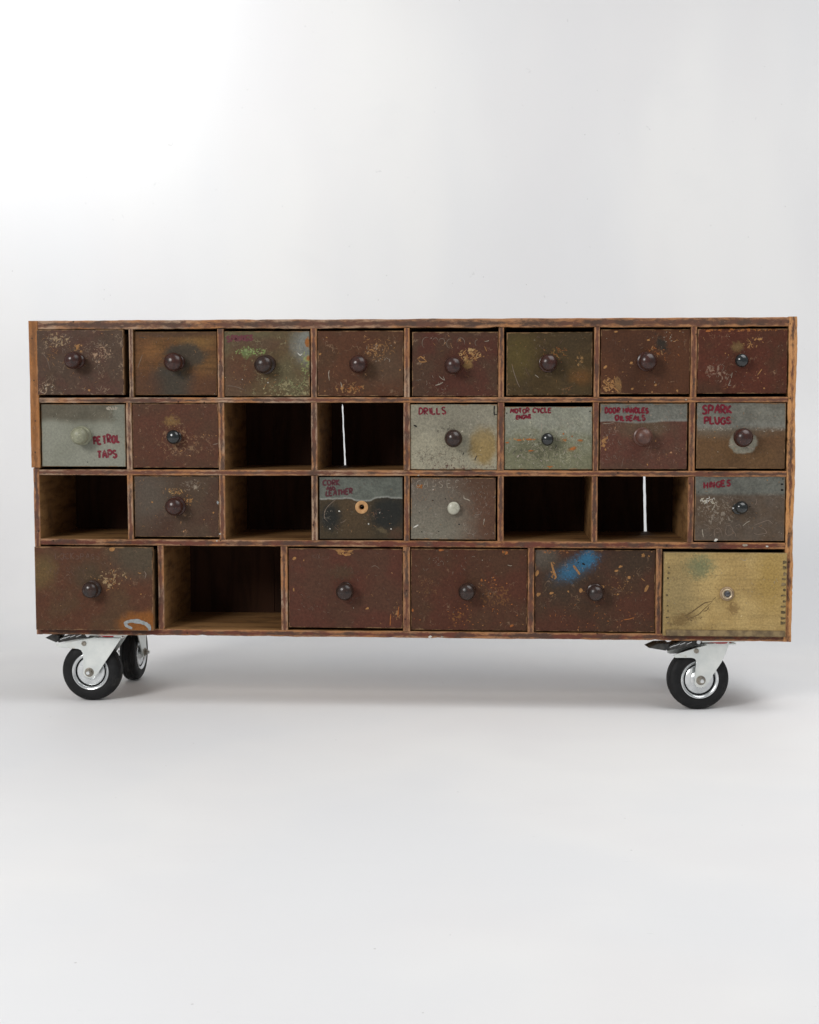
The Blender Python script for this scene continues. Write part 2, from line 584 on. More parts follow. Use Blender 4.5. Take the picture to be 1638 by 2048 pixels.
    # rubbed arrises
    sp = g.N('ShaderNodeSeparateXYZ')
    g.put(sp.inputs[0], v0)
    dx = g.math('MINIMUM', sp.outputs[0], g.math('SUBTRACT', w, sp.outputs[0]))
    dz = g.math('MINIMUM', sp.outputs[2], g.math('SUBTRACT', h, sp.outputs[2]))
    de = g.math('MINIMUM', dx, dz)
    de = g.math('SUBTRACT', de, g.math('MULTIPLY', g.math('SUBTRACT', nm, 0.52), 0.020 * edge))
    c = g.mix(c, edgecol, g.ss(de, 0.0016, 0.0004, 0.0, 0.8))
    # fine mottling of handled paint
    c = g.mix(c, g.mix((0.45, 0.45, 0.45), (1.6, 1.55, 1.5), g.ss(nf, 0.28, 0.74)), fine, 'MULTIPLY')
    hgt = g.math('ADD', g.math('MULTIPLY', nm, 0.5), g.math('MULTIPLY', cm, -0.8))
    hgt = g.math('ADD', hgt, g.math('MULTIPLY', nf, 0.25))
    g.bump(hgt, 0.45, 0.0008)
    return g.done(c, g.ss(nm, 0.3, 0.7, rough - 0.1, rough + 0.14), 0.0, 0.16)


def plain(name, col, rough=0.5, spec=0.4, metal=0.0):
    return speckled(name, col, tuple(q * 0.72 for q in col), 160, rough, metal, spec)


M_RED = speckled('hand_painted_red', (0.17, 0.008, 0.020), (0.095, 0.007, 0.014), 160, 0.45, spec=0.3, dirt=(0.20, 0.10, 0.09))
M_RED_FAINT = plain('faded_red_paint', (0.105, 0.014, 0.020), 0.5)
M_DARKRED = plain('dark_red_paint', (0.075, 0.008, 0.014), 0.5)
M_GHOST = plain('scratched_ghost_writing', (0.185, 0.135, 0.1), 0.7)
M_GHOST2 = plain('rubbed_ghost_writing', (0.115, 0.062, 0.044), 0.7)
M_GHOSTD = plain('dark_ghost_writing', (0.03, 0.025, 0.022), 0.6)
M_TAN = plain('bare_wood_chip', (0.33, 0.165, 0.06), 0.75, 0.2)
M_ORANGE = plain('orange_wood_chip', (0.34, 0.115, 0.032), 0.75, 0.2)
M_PALE = plain('pale_paint_fleck', (0.33, 0.285, 0.225), 0.7, 0.2)
M_WHITE = plain('white_paint_fleck', (0.6, 0.58, 0.52), 0.6, 0.3)
M_GREYP = plain('grey_primer', (0.29, 0.31, 0.31), 0.6, 0.3)
M_BLACK = plain('black_mark', (0.014, 0.013, 0.012), 0.7, 0.2)
M_GREENP = plain('green_paint_fleck', (0.21, 0.25, 0.105), 0.6, 0.3)
M_BLUEP = plain('blue_paint_fleck', (0.04, 0.16, 0.31), 0.6, 0.3)

# ------------------------------------------------------------------ strokes: hand lettering and scratches
FONT = {
    'A': [[(0, 0), (.34, 1), (.68, 0)], [(.14, .38), (.55, .38)]],
    'B': [[(0, 0), (0, 1), (.45, .9), (.45, .58), (0, .52), (.55, .42), (.52, .06), (0, 0)]],
    'C': [[(.66, .86), (.42, 1), (.12, .82), (0, .45), (.14, .1), (.42, 0), (.68, .14)]],
    'D': [[(0, 0), (.02, 1), (.4, .9), (.64, .5), (.42, .1), (0, 0)]],
    'E': [[(.58, 1), (0, .98), (0, 0), (.6, .03)], [(0, .52), (.46, .54)]],
    'G': [[(.64, .86), (.4, 1), (.1, .8), (0, .42), (.16, .08), (.44, 0), (.64, .2), (.62, .44), (.36, .42)]],
    'H': [[(0, 1), (.02, 0)], [(.6, 1), (.58, 0)], [(0, .5), (.6, .52)]],
    'I': [[(.1, 1), (.1, 0)]],
    'K': [[(0, 1), (.02, 0)], [(.58, 1), (.04, .46), (.62, 0)]],
    'L': [[(0, 1), (.03, 0), (.56, .04)]],
    'M': [[(0, 0), (.08, 1), (.38, .4), (.7, 1), (.78, 0)]],
    'N': [[(0, 0), (.03, 1), (.56, .02), (.6, 1)]],
    'O': [[(.32, 1), (.05, .78), (0, .4), (.2, .03), (.48, .05), (.66, .45), (.55, .86), (.32, 1)]],
    'P': [[(.02, 0), (0, 1), (.45, .95), (.56, .72), (.42, .5), (.03, .46)]],
    'R': [[(.02, 0), (0, 1), (.45, .95), (.54, .74), (.4, .52), (.04, .48), (.6, 0)]],
    'S': [[(.56, .88), (.3, 1), (.05, .82), (.14, .58), (.48, .42), (.56, .18), (.3, 0), (0, .12)]],
    'T': [[(0, .97), (.66, 1)], [(.33, .98), (.34, 0)]],
    'U': [[(0, 1), (.05, .2), (.28, 0), (.54, .16), (.58, 1)]],
    'X': [[(0, 1), (.6, 0)], [(.58, 1), (.02, 0)]],
    'Y': [[(0, 1), (.3, .5)], [(.62, 1), (.2, 0)]],
}


def smooth_line(pts, sub=4):
    if len(pts) < 3:
        (x0, z0), (x1, z1) = pts[0], pts[-1]
        return [(x0 + (x1 - x0) * i / 4, z0 + (z1 - z0) * i / 4) for i in range(5)]
    out = []
    n = len(pts)
    for i in range(n - 1):
        p0 = pts[max(0, i - 1)]
        p1, p2 = pts[i], pts[i + 1]
        p3 = pts[min(n - 1, i + 2)]
        for k in range(sub):
            t = k / sub
            q = []
            for a in (0, 1):
                cr = 0.5 * (2 * p1[a] + (p2[a] - p0[a]) * t + (2 * p0[a] - 5 * p1[a] + 4 * p2[a] - p3[a]) * t * t +
                            (3 * p1[a] - p0[a] - 3 * p2[a] + p3[a]) * t ** 3)
                ln = p1[a] + (p2[a] - p1[a]) * t
                q.append(0.6 * cr + 0.4 * ln)
            out.append(tuple(q))
    out.append(pts[-1])
    return out


class Strokes:
    """thin films of paint or scratch on a front; x right, z up, metres."""

    def __init__(s, seed):
        s.bm = bmesh.new()
        s.r = random.Random(seed)
        s.mats = []
        s.n = 0

    def mi(s, mat):
        if mat not in s.mats:
            s.mats.append(mat)
        return s.mats.index(mat)

    def ribbon(s, pts, wd, mat, taper=0.25, y=None):
        mi = s.mi(mat)
        s.n += 1
        y = -0.0003 - 0.00002 * (s.n % 9) if y is None else y
        n = len(pts)
        L, R_ = [], []
        for i, (x, z) in enumerate(pts):
            a, b = pts[max(0, i - 1)], pts[min(n - 1, i + 1)]
            tx, tz = b[0] - a[0], b[1] - a[1]
            l = math.hypot(tx, tz) or 1e-9
            nx, nz = -tz / l, tx / l
            t = i / (n - 1)
            ww = wd * 0.5 * (taper + (1 - taper) * min(1, 4 * min(t, 1 - t) + 0.15)) * s.r.uniform(0.78, 1.2)
            L.append(s.bm.verts.new((x + nx * ww, y, z + nz * ww)))
            R_.append(s.bm.verts.new((x - nx * ww, y, z - nz * ww)))
        for i in range(n - 1):
            fc = s.bm.faces.new((L[i], L[i + 1], R_[i + 1], R_[i]))
            fc.material_index = mi

    def chip(s, x, z, size, mat, asp=1.0, ang=None):
        mi = s.mi(mat)
        s.n += 1
        y = -0.0003 - 0.00002 * (s.n % 9)
        n = s.r.randint(6, 9)
        ang = s.r.uniform(0, 6.28) if ang is None else ang
        vs = []
        for k in range(n):
            a = 2 * math.pi * k / n
            rr = size * 0.5 * s.r.uniform(0.55, 1.15)
            px, pz = rr * math.cos(a) * asp, rr * math.sin(a)
            vs.append(s.bm.verts.new((x + px * math.cos(ang) - pz * math.sin(ang), y,
                                      z + px * math.sin(ang) + pz * math.cos(ang))))
        fc = s.bm.faces.new(vs)
        fc.material_index = mi

    def scratch(s, x, z, length, mat, ang=None, curl=0.8, wd=0.0007):
        ang = s.r.uniform(0, 6.28) if ang is None else ang
        n = 7
        k = s.r.uniform(-curl, curl) / n
        pts = [(x, z)]
        for i in range(n):
            x += math.cos(ang) * length / n
            z += math.sin(ang) * length / n
            ang += k + s.r.uniform(-0.12, 0.12) * curl
            pts.append((x, z))
        s.ribbon(pts, wd * s.r.uniform(0.7, 1.3), mat, 0.1)

    def text(s, txt, x, ztop, hh, mat, wd=0.0028, adv=None, jit=0.08, slope=0.0, wid=1.0, gap=0.28, gappy=0.0):
        x0 = x
        for chh in txt:
            if chh == ' ':
                x += hh * 0.6 * wid
                continue
            G_ = FONT[chh]
            wl = max(p[0] for st in G_ for p in st) * hh * wid
            h2 = hh * s.r.uniform(1 - jit, 1 + jit)
            zb = ztop - hh + s.r.uniform(-jit, jit) * hh * 0.6 + slope * (x - x0)
            lean = s.r.uniform(-0.10, 0.14)
            for st in G_:
                pts = [(x + p[0] * hh * wid + (p[1] * lean) * hh + s.r.uniform(-1, 1) * jit * hh * 0.28,
                        zb + p[1] * h2 + s.r.uniform(-1, 1) * jit * hh * 0.28) for p in st]
                pl = smooth_line(pts, 3 if len(pts) > 2 else 4)
                if gappy and len(pl) > 5:
                    k = 0
                    while k < len(pl) - 2:
                        j = k + s.r.randint(2, 5)
                        if s.r.random() > gappy:
                            s.ribbon(pl[k:j + 1], wd, mat, 0.5)
                        k = j
                else:
                    s.ribbon(pl, wd, mat, 0.72)
            x += wl + hh * gap * s.r.uniform(0.75, 1.2)
        return x

    def build(s, name, parent, stuff=False, label=None):
        if not len(s.bm.verts):
            s.bm.free()
            return None
        me = bpy.data.meshes.new(name)
        s.bm.normal_update()
        for fc in s.bm.faces:
            if fc.normal.y > 0:
                fc.normal_flip()
        s.bm.to_mesh(me)
        s.bm.free()
        o = link(name, me, s.mats, parent)
        if stuff:
            o['kind'] = 'stuff'
        if label:
            o['label'] = label
        return o


# ------------------------------------------------------------------ knobs
def gloss(name, c1, c2, rough, spec=0.5, coat=0.0):
    g = G(name)
    v = g.obj()
    n = g.noise(g.mapping(v, sc=(1, 2.5, 1)), 55, 5, 0.65, 0.5)
    c = g.mix(c1, c2, g.ss(n, 0.36, 0.66))
    nf = g.noise(v, 260, 3)
    c = g.mix(c, tuple(min(1, q * 2.2 + 0.02) for q in c1), g.ss(nf, 0.62, 0.70, 0.0, 0.55))
    g.bump(n, 0.12, 0.0006)
    g.b.inputs['Coat Weight'].default_value = coat * 0.3
    g.b.inputs['Coat Roughness'].default_value = 0.18
    return g.done(c, g.ss(n, 0.3, 0.7, rough - 0.05, rough + 0.1), 0.0, spec)


K_WOOD = gloss('polished_mahogany_knob', (0.050, 0.017, 0.012), (0.022, 0.010, 0.008), 0.24, 0.42, 0.15)
K_DARK = gloss('dark_wood_knob', (0.038, 0.019, 0.014), (0.017, 0.011, 0.009), 0.24, 0.42, 0.15)
K_BROWN = gloss('worn_brown_knob', (0.115, 0.050, 0.034), (0.060, 0.026, 0.020), 0.36, 0.45)
K_BLACK = gloss('black_glazed_knob', (0.012, 0.016, 0.016), (0.008, 0.009, 0.009), 0.13, 0.6, 0.4)
K_PALE = gloss('painted_pale_green_knob', (0.25, 0.25, 0.17), (0.18, 0.18, 0.125), 0.40, 0.45)
K_WHITE = gloss('chipped_ivory_knob', (0.42, 0.41, 0.33), (0.28, 0.27, 0.21), 0.36, 0.45)
M_RINGWOOD = speckled('fresh_wood_ring', (0.50, 0.29, 0.13), (0.38, 0.20, 0.085), 90, 0.7, spec=0.25)
M_ZINC = speckled('zinc_plated_steel', (0.78, 0.80, 0.77), (0.68, 0.71, 0.69), 26, 0.36, 0.6, 0.5, dirt=(0.46, 0.42, 0.30))
M_ZINC_BRIGHT = speckled('bright_zinc_rim', (0.80, 0.82, 0.82), (0.66, 0.68, 0.69), 40, 0.25, 0.9, 0.5)
M_RUBBER = speckled('black_rubber_tyre', (0.012, 0.012, 0.0125), (0.008, 0.008, 0.0085), 70, 0.6, 0.0, 0.25, bump=0.2, dirt=(.030, .029, .027))
M_GROOVE = plain('dark_groove', (0.01, 0.01, 0.011), 0.6, 0.3)
M_PEDAL = speckled('dark_steel_pedal', (0.075, 0.073, 0.068), (0.035, 0.034, 0.033), 60, 0.38, 0.55, 0.5)
M_SEAL = plain('red_plastic_seal', (0.42, 0.022, 0.028), 0.4, 0.4)
M_BRASSY = speckled('dull_steel_screw', (0.36, 0.33, 0.28), (0.22, 0.20, 0.17), 90, 0.4, 0.6, 0.5)


def ball_prof(R, y_eq, flat=0.92, n=12):
    """half-profile of a turned ball from the neck to the nose."""
    out = []
    for k in range(n + 1):
        a = -math.radians(62) + (math.pi / 2 + math.radians(62)) * k / n
        out.append((R * math.cos(a), -(y_eq + R * flat * math.sin(a))))
    out[-1] = (0.0, out[-1][1])
    return out


def knob_mesh(R, style):
    bm = bmesh.new()
    if style == 'turned':
        prof = [(0, 0.004), (R * .86, 0.004), (R * .88, -0.0015), (R * .80, -0.0045), (R * .62, -0.0065), (R * .52, -0.010)]
        prof += ball_prof(R, 0.0255)
    elif style == 'flange':
        prof = [(0, 0.004), (R * 1.02, 0.004), (R * 1.05, -0.001), (R * 1.0, -0.0045), (R * .74, -0.007), (R * .60, -0.010)]
        prof += ball_prof(R * .98, 0.0245, 0.86)
    elif style == 'small':
        prof = [(0, 0.004), (R * .82, 0.004), (R * .86, -0.0015), (R * .62, -0.004), (R * .50, -0.007)]
        prof += ball_prof(R, 0.0175, 0.82)
    elif style == 'stud':
        prof = [(0, 0.004), (R * .62, 0.004), (R * .62, -0.004)]
        prof += ball_prof(R, 0.0105, 0.50)
    add_lathe(bm, prof, 40)
    return mesh_from(bm, 'knob')


# ------------------------------------------------------------------ drawer table (millimetres)
MAR, MAR2 = (0.094, 0.044, 0.030), (0.074, 0.045, 0.031)
D = {}


def dr(key, x0, z0, x1, z1, knob, paint, label, y=0.0015, tilt=(0, 0, 0)):
    D[key] = dict(r=(x0 / 1000, z0 / 1000, x1 / 1000, z1 / 1000), knob=knob, paint=paint, label=label, y=y, tilt=tilt)


TAN, ORG, GREY = (0.42, 0.22, 0.085), (0.42, 0.165, 0.05), (0.275, 0.28, 0.255)

dr('a1', -982, 667.5, -795.5, 805, (-893.7, 739.1, 19.0, 'turned', K_WOOD),
   dict(base=(0.085, 0.046, 0.040), alt=(0.075, 0.056, 0.046), chips=.55, curl=1.0, curlcol=(.40, .29, .19),
        layers=[('flake', TAN, .45, .30, .13, .10, .5, .3, .9), ('flake', (.45, .32, .18), .25, .17, .22, .12, .6, .3, .8),
                ('flake', (.42, .28, .18), .74, .36, .20, .16, .6, .3, .8), ('flake', (.42, .30, .2), .1, .9, .2, .1, .6, .3, .8)]),
   'scuffed grey maroon drawer front with curling scratches', y=-0.003)
dr('a2', -775, 667, -598.2, 800.5, (-683.9, 736.5, 19.8, 'turned', K_WOOD),
   dict(base=(0.175, 0.088, 0.034), alt=(0.125, 0.060, 0.030), alt_amt=.8, grain=.55, chips=.2, curl=.3, edge=.2,
        curlcol=(.3, .2, .12), layers=[
            ('blob', (.27, .12, .04), .21, .30, .10, .07, .8, .5, .55), ('blob', (.26, .15, .055), .72, .16, .2, .07, .7, .5, .6),
            ('blob', (.052, .047, .042), .62, .38, .25, .15, .25, .35, .9), ('blob', (.054, .050, .046), .45, .86, .28, .28, .35, .35, .95),
            ('blob', (.090, .046, .032), .12, .88, .2, .2, .6, .4, .8), ('blob', (.090, .044, .030), .9, .92, .25, .2, .6, .4, .85),
            ('blob', (.075, .045, .03), .5, .0, .6, .07, .5, .3, .8)]),
   'amber stained drawer front with dark smudges around the knob', y=0.006)
dr('a3', -583, 664, -399.5, 800.5, (-491.8, 730.8, 19.8, 'flange', K_DARK),
   dict(base=(0.125, 0.102, 0.058), alt=(0.105, 0.070, 0.044), chips=.6, chipcol=(.35, .31, .15), curl=.9, curlcol=(.33, .29, .16),
        layers=[('blob', (.098, .046, .032), .20, .55, .22, .22, .6, .5, .85), ('blob', (.10, .055, .045), .4, .2, .3, .08, .6, .4, .6),
                ('blob', (.105, .062, .050), .08, .9, .2, .2, .6, .5, .6),
                ('blob', (.31, .325, .315), .98, .20, .17, .20, .55, .5, .8), ('flake', (.25, .36, .11), .27, .30, .17, .07, .4, .4, 1.0),
                ('blob', (.22, .30, .12), .27, .33, .055, .045, .6, .9, .8), ('flake', (.25, .33, .11), .42, .30, .14, .05, .4, .4, .9),
                ('flake', (.30, .33, .12), .95, .55, .07, .25, .4, .4, .8), ('flake', (.34, .30, .16), .80, .92, .35, .18, .5, .4, .8),
                ('blob', ORG, .985, .18, .035, .050, .15, .25, 1), ('blob', ORG, .985, .42, .025, .03, .2, .3, .9)]),
   'olive drawer front with green patches and faded red word')
dr('a4', -383.3, 664, -201.5, 800.5, (-293.9, 731.3, 19.6, 'turned', K_WOOD),
   dict(base=MAR, alt=MAR2, chips=.75, curl=.7, layers=[('flake', TAN, .70, .30, .20, .15, .6, .35, .95),
                                                      ('flake', TAN, .38, .88, .25, .1, .5, .3, .8),
                                                      ('blob', (.10, .075, .06), .80, .55, .25, .2, .7, .4, .5)]),
   'maroon drawer front flaking beside its knob in the top row')
dr('a5', -183.5, 663.5, -3.8, 797.5, (-95.7, 728.7, 18.9, 'turned', K_WOOD),
   dict(base=(0.085, 0.036, 0.031), alt=(0.072, 0.050, 0.039), chips=.55, curl=.8, curlcol=(.37, .26, .17),
        layers=[('flake', (.50, .32, .14), .66, .36, .17, .11, .45, .35, 1.0), ('flake', (.48, .27, .11), .12, .42, .07, .06, .5, .3, .9),
                ('blob', (.36, .22, .09), .65, .50, .05, .06, .3, .7, .8)]),
   'maroon drawer front with ghostly rubbed capitals along its top')
dr('a6', 14, 665, 192, 796, (99.7, 731.3, 18.4, 'flange', K_WOOD),
   dict(base=(0.072, 0.052, 0.030), alt=(0.060, 0.046, 0.032), chips=.25, curl=.7, curlcol=(.24, .18, .11), grain=.2,
        layers=[('blob', (.10, .082, .035), .12, .35, .2, .25, .7, .4, .7), ('flake', (.36, .20, .06), .60, .34, .15, .10, .6, .3, .9),
                ('flake', (.21, .105, .04), .86, .70, .17, .13, .8, .5, .8), ('blob', (.16, .078, .032), .88, .70, .12, .08, .8, .6, .6), ('flake', (.24, .105, .04), .68, .92, .17, .055, .6, .5, .9, .35),
                ('flake', (.32, .18, .07), .85, .45, .06, .09, .5, .3, .9)]),
   'dark olive brown drawer front with orange rubbed patches', y=0.004)
dr('a7', 208.5, 668, 392.4, 801, (302.6, 734.8, 18.8, 'flange', K_WOOD),
   dict(base=MAR, alt=(.068, .036, .028), chips=.7, curl=.5, layers=[
       ('flake', (.46, .25, .10), .11, .87, .16, .10, .4, .35, 1.0), ('blob', (.30, .17, .08), .20, .86, .035, .09, .25, .4, .9, .2),
       ('flake', (.33, .18, .08), .60, .34, .17, .10, .6, .3, .95), ('blob', (.035, .033, .033), .68, .23, .05, .10, .5, .5, .9, .6)]),
   'maroon drawer front with tan chips in its lower left corner')
dr('a8', 407.3, 668.5, 590.5, 801.2, (496.5, 736.3, 13.8, 'small', K_BLACK),
   dict(base=(.095, .036, .029), alt=(.070, .040, .030), chips=.7, curl=.7, layers=[
       ('flake', (.33, .22, .16), .24, .66, .24, .15, .7, .35, .75), ('flake', ORG, .5, .015, .6, .03, .4, .3, 1.0),
       ('blob', (.20, .13, .06), .44, .28, .06, .05, .5, .5, .8), ('flake', TAN, .60, .22, .15, .08, .5, .3, .8)]),
   'maroon drawer front with small black knob at right end of top row')

dr('b1', -978.5, 514.5, -796, 647.5, (-889.2, 580.6, 20.0, 'flange', K_PALE),
   dict(base=(0.375, 0.38, 0.325), alt=(0.33, 0.335, 0.28), chips=.15, chipcol=(.55, .52, .43), curl=.15, curlcol=(.5, .48, .4), edge=.3,
        fine=.28, layers=[('band', (.150, .132, .100), .27, .012, .010, .92), ('blob', (.30, .31, .265), .95, .1, .10, .25, .4, .4, .8),
                ('blob', (.12, .105, .08), .12, .05, .3, .12, .6, .4, .6), ('flake', (.55, .5, .4), .84, .06, .10, .035, .4, .3, 1.0)]),
   'pale grey green drawer front lettered PETROL TAPS', y=0.003)
dr('b2', -780, 512.5, -594.8, 648.8, (-687.1, 577.6, 14.6, 'small', K_BLACK),
   dict(base=(.098, .043, .033), alt=(.080, .047, .035), chips=.7, curl=.7, layers=[
       ('blob', (.26, .15, .06), .46, .29, .075, .06, .4, .9, .85), ('flake', (.36, .22, .12), .55, .6, .5, .3, .8, .4, .55)]),
   'dull maroon drawer front with small black knob in second row')
dr('b5', -187.5, 510, -5, 647, (-96.5, 577.0, 18.4, 'turned', K_DARK),
   dict(base=(0.50, 0.465, 0.365), alt=(0.42, 0.39, 0.30), chips=.45, chipcol=(.50, .46, .38), curl=.7, curlcol=(.50, .47, .38),
        fine=.4, layers=[('blob', (.40, .27, .10), .84, .62, .16, .22, .3, .4, .85), ('blob', (.27, .255, .215), .55, .2, .6, .20, .7, .4, .55),
                ('flake', (.12, .085, .06), .35, .8, .5, .2, .6, .4, .5), ('flake', (.12, .055, .04), .6, .97, .5, .045, .4, .3, .9),
                ('flake', (.16, .14, .10), .44, .36, .12, .09, .5, .4, .7)]),
   'stained cream drawer front lettered DRILLS in red')
dr('b6', 10.2, 510.5, 193.2, 641.5, (99.8, 575.1, 13.2, 'small', K_BLACK),
   dict(base=(0.40, 0.405, 0.345), alt=(0.33, 0.335, 0.275), chips=.6, chipcol=(.50, .48, .36), curl=1.0, curlcol=(.48, .47, .36),
        fine=.4, layers=[('blob', (.25, .245, .150), .5, .95, .75, .38, .45, .5, .85), ('blob', (.155, .15, .10), .38, .66, .3, .12, .6, .5, .8),
                ('flake', (.12, .115, .075), .4, .8, .4, .2, .6, .4, .6), ('flake', (.45, .42, .28), .5, .75, .5, .2, .7, .4, .5),
                ('flake', (.47, .25, .085), .22, .515, .19, .022, .3, .25, 1.0), ('flake', (.47, .25, .085), .68, .53, .06, .03, .3, .25, 1),
                ('blob', (.40, .20, .08), .78, .665, .05, .022, .4, .6, .8, .35), ('blob', (.40, .22, .09), .86, .54, .035, .016, .4, .6, .7),
                ('flake', (.46, .30, .10), .30, .71, .08, .02, .3, .25, 1), ('flake', (.48, .30, .09), .52, .965, .07, .02, .3, .25, 1)]),
   'grey to olive drawer front lettered MOTOR CYCLE ENGINE', y=0.002)
dr('b7', 208.8, 511.5, 388.6, 648, (296.3, 579.4, 19.2, 'flange', K_BROWN),
   dict(base=(.115, .052, .046), alt=(.095, .060, .050), chips=.65, curl=.8, curlcol=(.36, .25, .19), layers=[
       ('blob', (.15, .11, .075), .5, .36, .25, .13, .6, .5, .7), ('flake', TAN, .06, .62, .06, .12, .4, .3, .9),
       ('band', GREY, .275, .006, .0022, .96, 15, .25)]),
   'maroon drawer front with grey band lettered DOOR HANDLES OILSEALS')
dr('b8', 408, 513.5, 589.5, 649.5, (500.3, 579.6, 19.6, 'turned', K_WOOD),
   dict(base=(.140, .086, .052), alt=(.118, .074, .050), chips=.3, curl=.4, curlcol=(.34, .28, .2), fine=.4, layers=[
       ('blob', (.12, .07, .045), .8, .55, .25, .1, .7, .4, .6),
       ('blob', (.43, .41, .34), .53, .60, .155, .13, .10, .35, .95), ('blob', (.20, .18, .15), .3, .42, .5, .07, .9, .5, .6), ('band', (.29, .29, .26), .385, .005, .0075, .93, 18, .15)]),
   'brown drawer front with grey band lettered SPARK PLUGS')

dr('c2', -778, 364.5, -595.4, 494.5, (-687.0, 431.1, 20.0, 'flange', K_WOOD),
   dict(base=(.078, .046, .038), alt=(.085, .064, .052), chips=.55, curl=.5, layers=[
       ('blob', (.125, .108, .092), .15, .3, .25, .3, .7, .5, .6), ('flake', (.48, .30, .12), .50, .25, .13, .07, .5, .35, 1.0),
       ('flake', (.48, .25, .08), .65, .40, .05, .08, .5, .35, 1.0), ('flake', (.40, .33, .25), .70, .15, .2, .1, .6, .4, .7)]),
   'grey brown drawer front with tan flakes over its knob in third row', y=0.002)
dr('c4', -380.5, 362, -203.6, 493.4, None,
   dict(base=(.058, .048, .036), alt=(.072, .055, .040), chips=.2, chipcol=(.4, .36, .3), curl=.35, curlcol=(.2, .18, .15), edge=.15,
        edgecol=(.1, .09, .075), layers=[
       ('blob', (.080, .058, .040), .42, .6, .2, .3, .6, .4, .8), ('blob', (.020, .024, .028), .14, .66, .12, .16, .5, .45, .9),
       ('blob', (.022, .026, .030), .83, .58, .2, .22, .4, .4, .92, -.5), ('blob', (.15, .115, .07), .75, .86, .06, .03, .5, .5, .7, -.4),
       ('blob', (.085, .05, .04), .93, .93, .1, .07, .6, .4, .7),
       ('band', (.205, .222, .200), .36, .012, .0016, .97, 24, .55)]),
   'knobless dark drawer front lettered CORK AND LEATHER', y=0.003)
dr('c5', -186.5, 362.5, -7.8, 493, (-96.2, 429.3, 13.3, 'stud', K_WHITE),
   dict(base=(.108, .060, .048), alt=(.092, .058, .046), chips=.35, chipcol=(.45, .40, .34), curl=.8, curlcol=(.37, .33, .28), fine=.4,
        layers=[('blob', (.30, .278, .23), .20, .80, .46, .46, .65, .3, .92), ('blob', (.19, .165, .14), .22, .25, .35, .28, .8, .4, .65),
                ('blob', ORG, .10, .145, .035, .022, .2, .3, 1)]),
   'grey drawer front fading to brown with small ivory knob', y=0.002)
dr('c8', 406.3, 363, 591, 497.4, (494.7, 429.7, 13.8, 'small', K_BLACK),
   dict(base=(.125, .098, .080), alt=(.105, .076, .060), chips=.3, chipcol=(.5, .46, .38), curl=.8, curlcol=(.30, .25, .2), edge=.25, fine=.4,
        layers=[('flake', (.34, .29, .23), .25, .55, .3, .25, .6, .4, .7), ('flake', (.60, .56, .44), .15, .38, .12, .06, .4, .35, 1),
                ('band', (.23, .235, .215), .285, .005, .006, .95, 12)]),
   'brown drawer front with grey band lettered HINGES and chalky scrawl', y=-0.001)

dr('d1', -991.5, 165.0, -736, 343.5, (-865.0, 254.4, 18.2, 'flange', K_DARK),
   dict(base=(.100, .046, .033), alt=(.090, .060, .040), chips=.5, curl=.65, curlcol=(.26, .155, .095), layers=[
       ('blob', (.082, .074, .062), .88, .12, .22, .18, .6, .4, .8), ('blob', (.17, .115, .05), .05, .3, .12, .13, .6, .5, .7),
       ('blob', (.075, .06, .045), .45, .33, .15, .12, .7, .4, .7), ('flake', (.48, .34, .18), .66, .36, .16, .12, .6, .35, .9),
       ('blob', (.30, .115, .034), .87, .92, .17, .095, .40, .55, .9), ('blob', (.30, .115, .034), .96, .96, .11, .14, .40, .5, .85)]),
   'large maroon drawer front with orange and grey patch at its lower right', y=-0.017)
dr('d3', -448, 171.8, -203.8, 341.6, (-326.2, 254.4, 18.6, 'turned', K_DARK),
   dict(base=(.100, .042, .035), alt=(.085, .048, .038), chips=.25, curl=.3, layers=[
       ('flake', (.46, .25, .08), .50, .05, .10, .025, .35, .35, 1), ('flake', (.36, .19, .08), .95, .78, .05, .12, .5, .4, .9),
       ('blob', (.075, .058, .042), .47, .3, .1, .06, .6, .5, .6)]),
   'large plain maroon drawer front, third along the bottom row', y=0.003)
dr('d4', -186.5, 169, 59.6, 342, (-64.6, 254.4, 18.4, 'turned', K_DARK),
   dict(base=(.092, .039, .031), alt=(.078, .046, .034), chips=.35, curl=.5, layers=[
       ('flake', (.25, .105, .035), .42, .86, .14, .10, .6, .4, .8), ('flake', (.22, .098, .035), .75, .58, .25, .18, .7, .4, .7),
       ('flake', (.2, .095, .04), .15, .45, .15, .15, .7, .4, .6), ('flake', (.46, .26, .08), .82, .05, .05, .03, .4, .3, 1)]),
   'large maroon drawer front with rusty brown rubbing', y=0.003)
dr('d5', 75, 168.5, 327.3, 341.6, (202.3, 253.4, 18.2, 'flange', K_DARK),
   dict(base=(.088, .040, .032), alt=(.066, .044, .034), chips=.62, chipcol=(.40, .2, .07), curl=.65, layers=[
       ('blob', (.145, .130, .112), .07, .10, .13, .10, .6, .5, .8), ('blob', (.050, .043, .038), .25, .35, .25, .2, .7, .4, .7),
       ('blob', (.05, .041, .036), .75, .12, .3, .13, .7, .4, .6),
       ('blob', (.055, .11, .17), .33, .22, .17, .075, .8, .6, .7, .50), ('blob', (.05, .19, .35), .42, .12, .085, .068, .6, .5, .9, .55), ('blob', (.05, .16, .29), .29, .275, .075, .055, .7, .6, .8, .45),
       ('flake', ORG, .17, .025, .15, .022, .3, .3, 1.0), ('flake', (.42, .2, .06), .15, .25, .025, .10, .35, .35, 1)]),
   'large maroon drawer front with a blue sprayed streak', y=0.004)
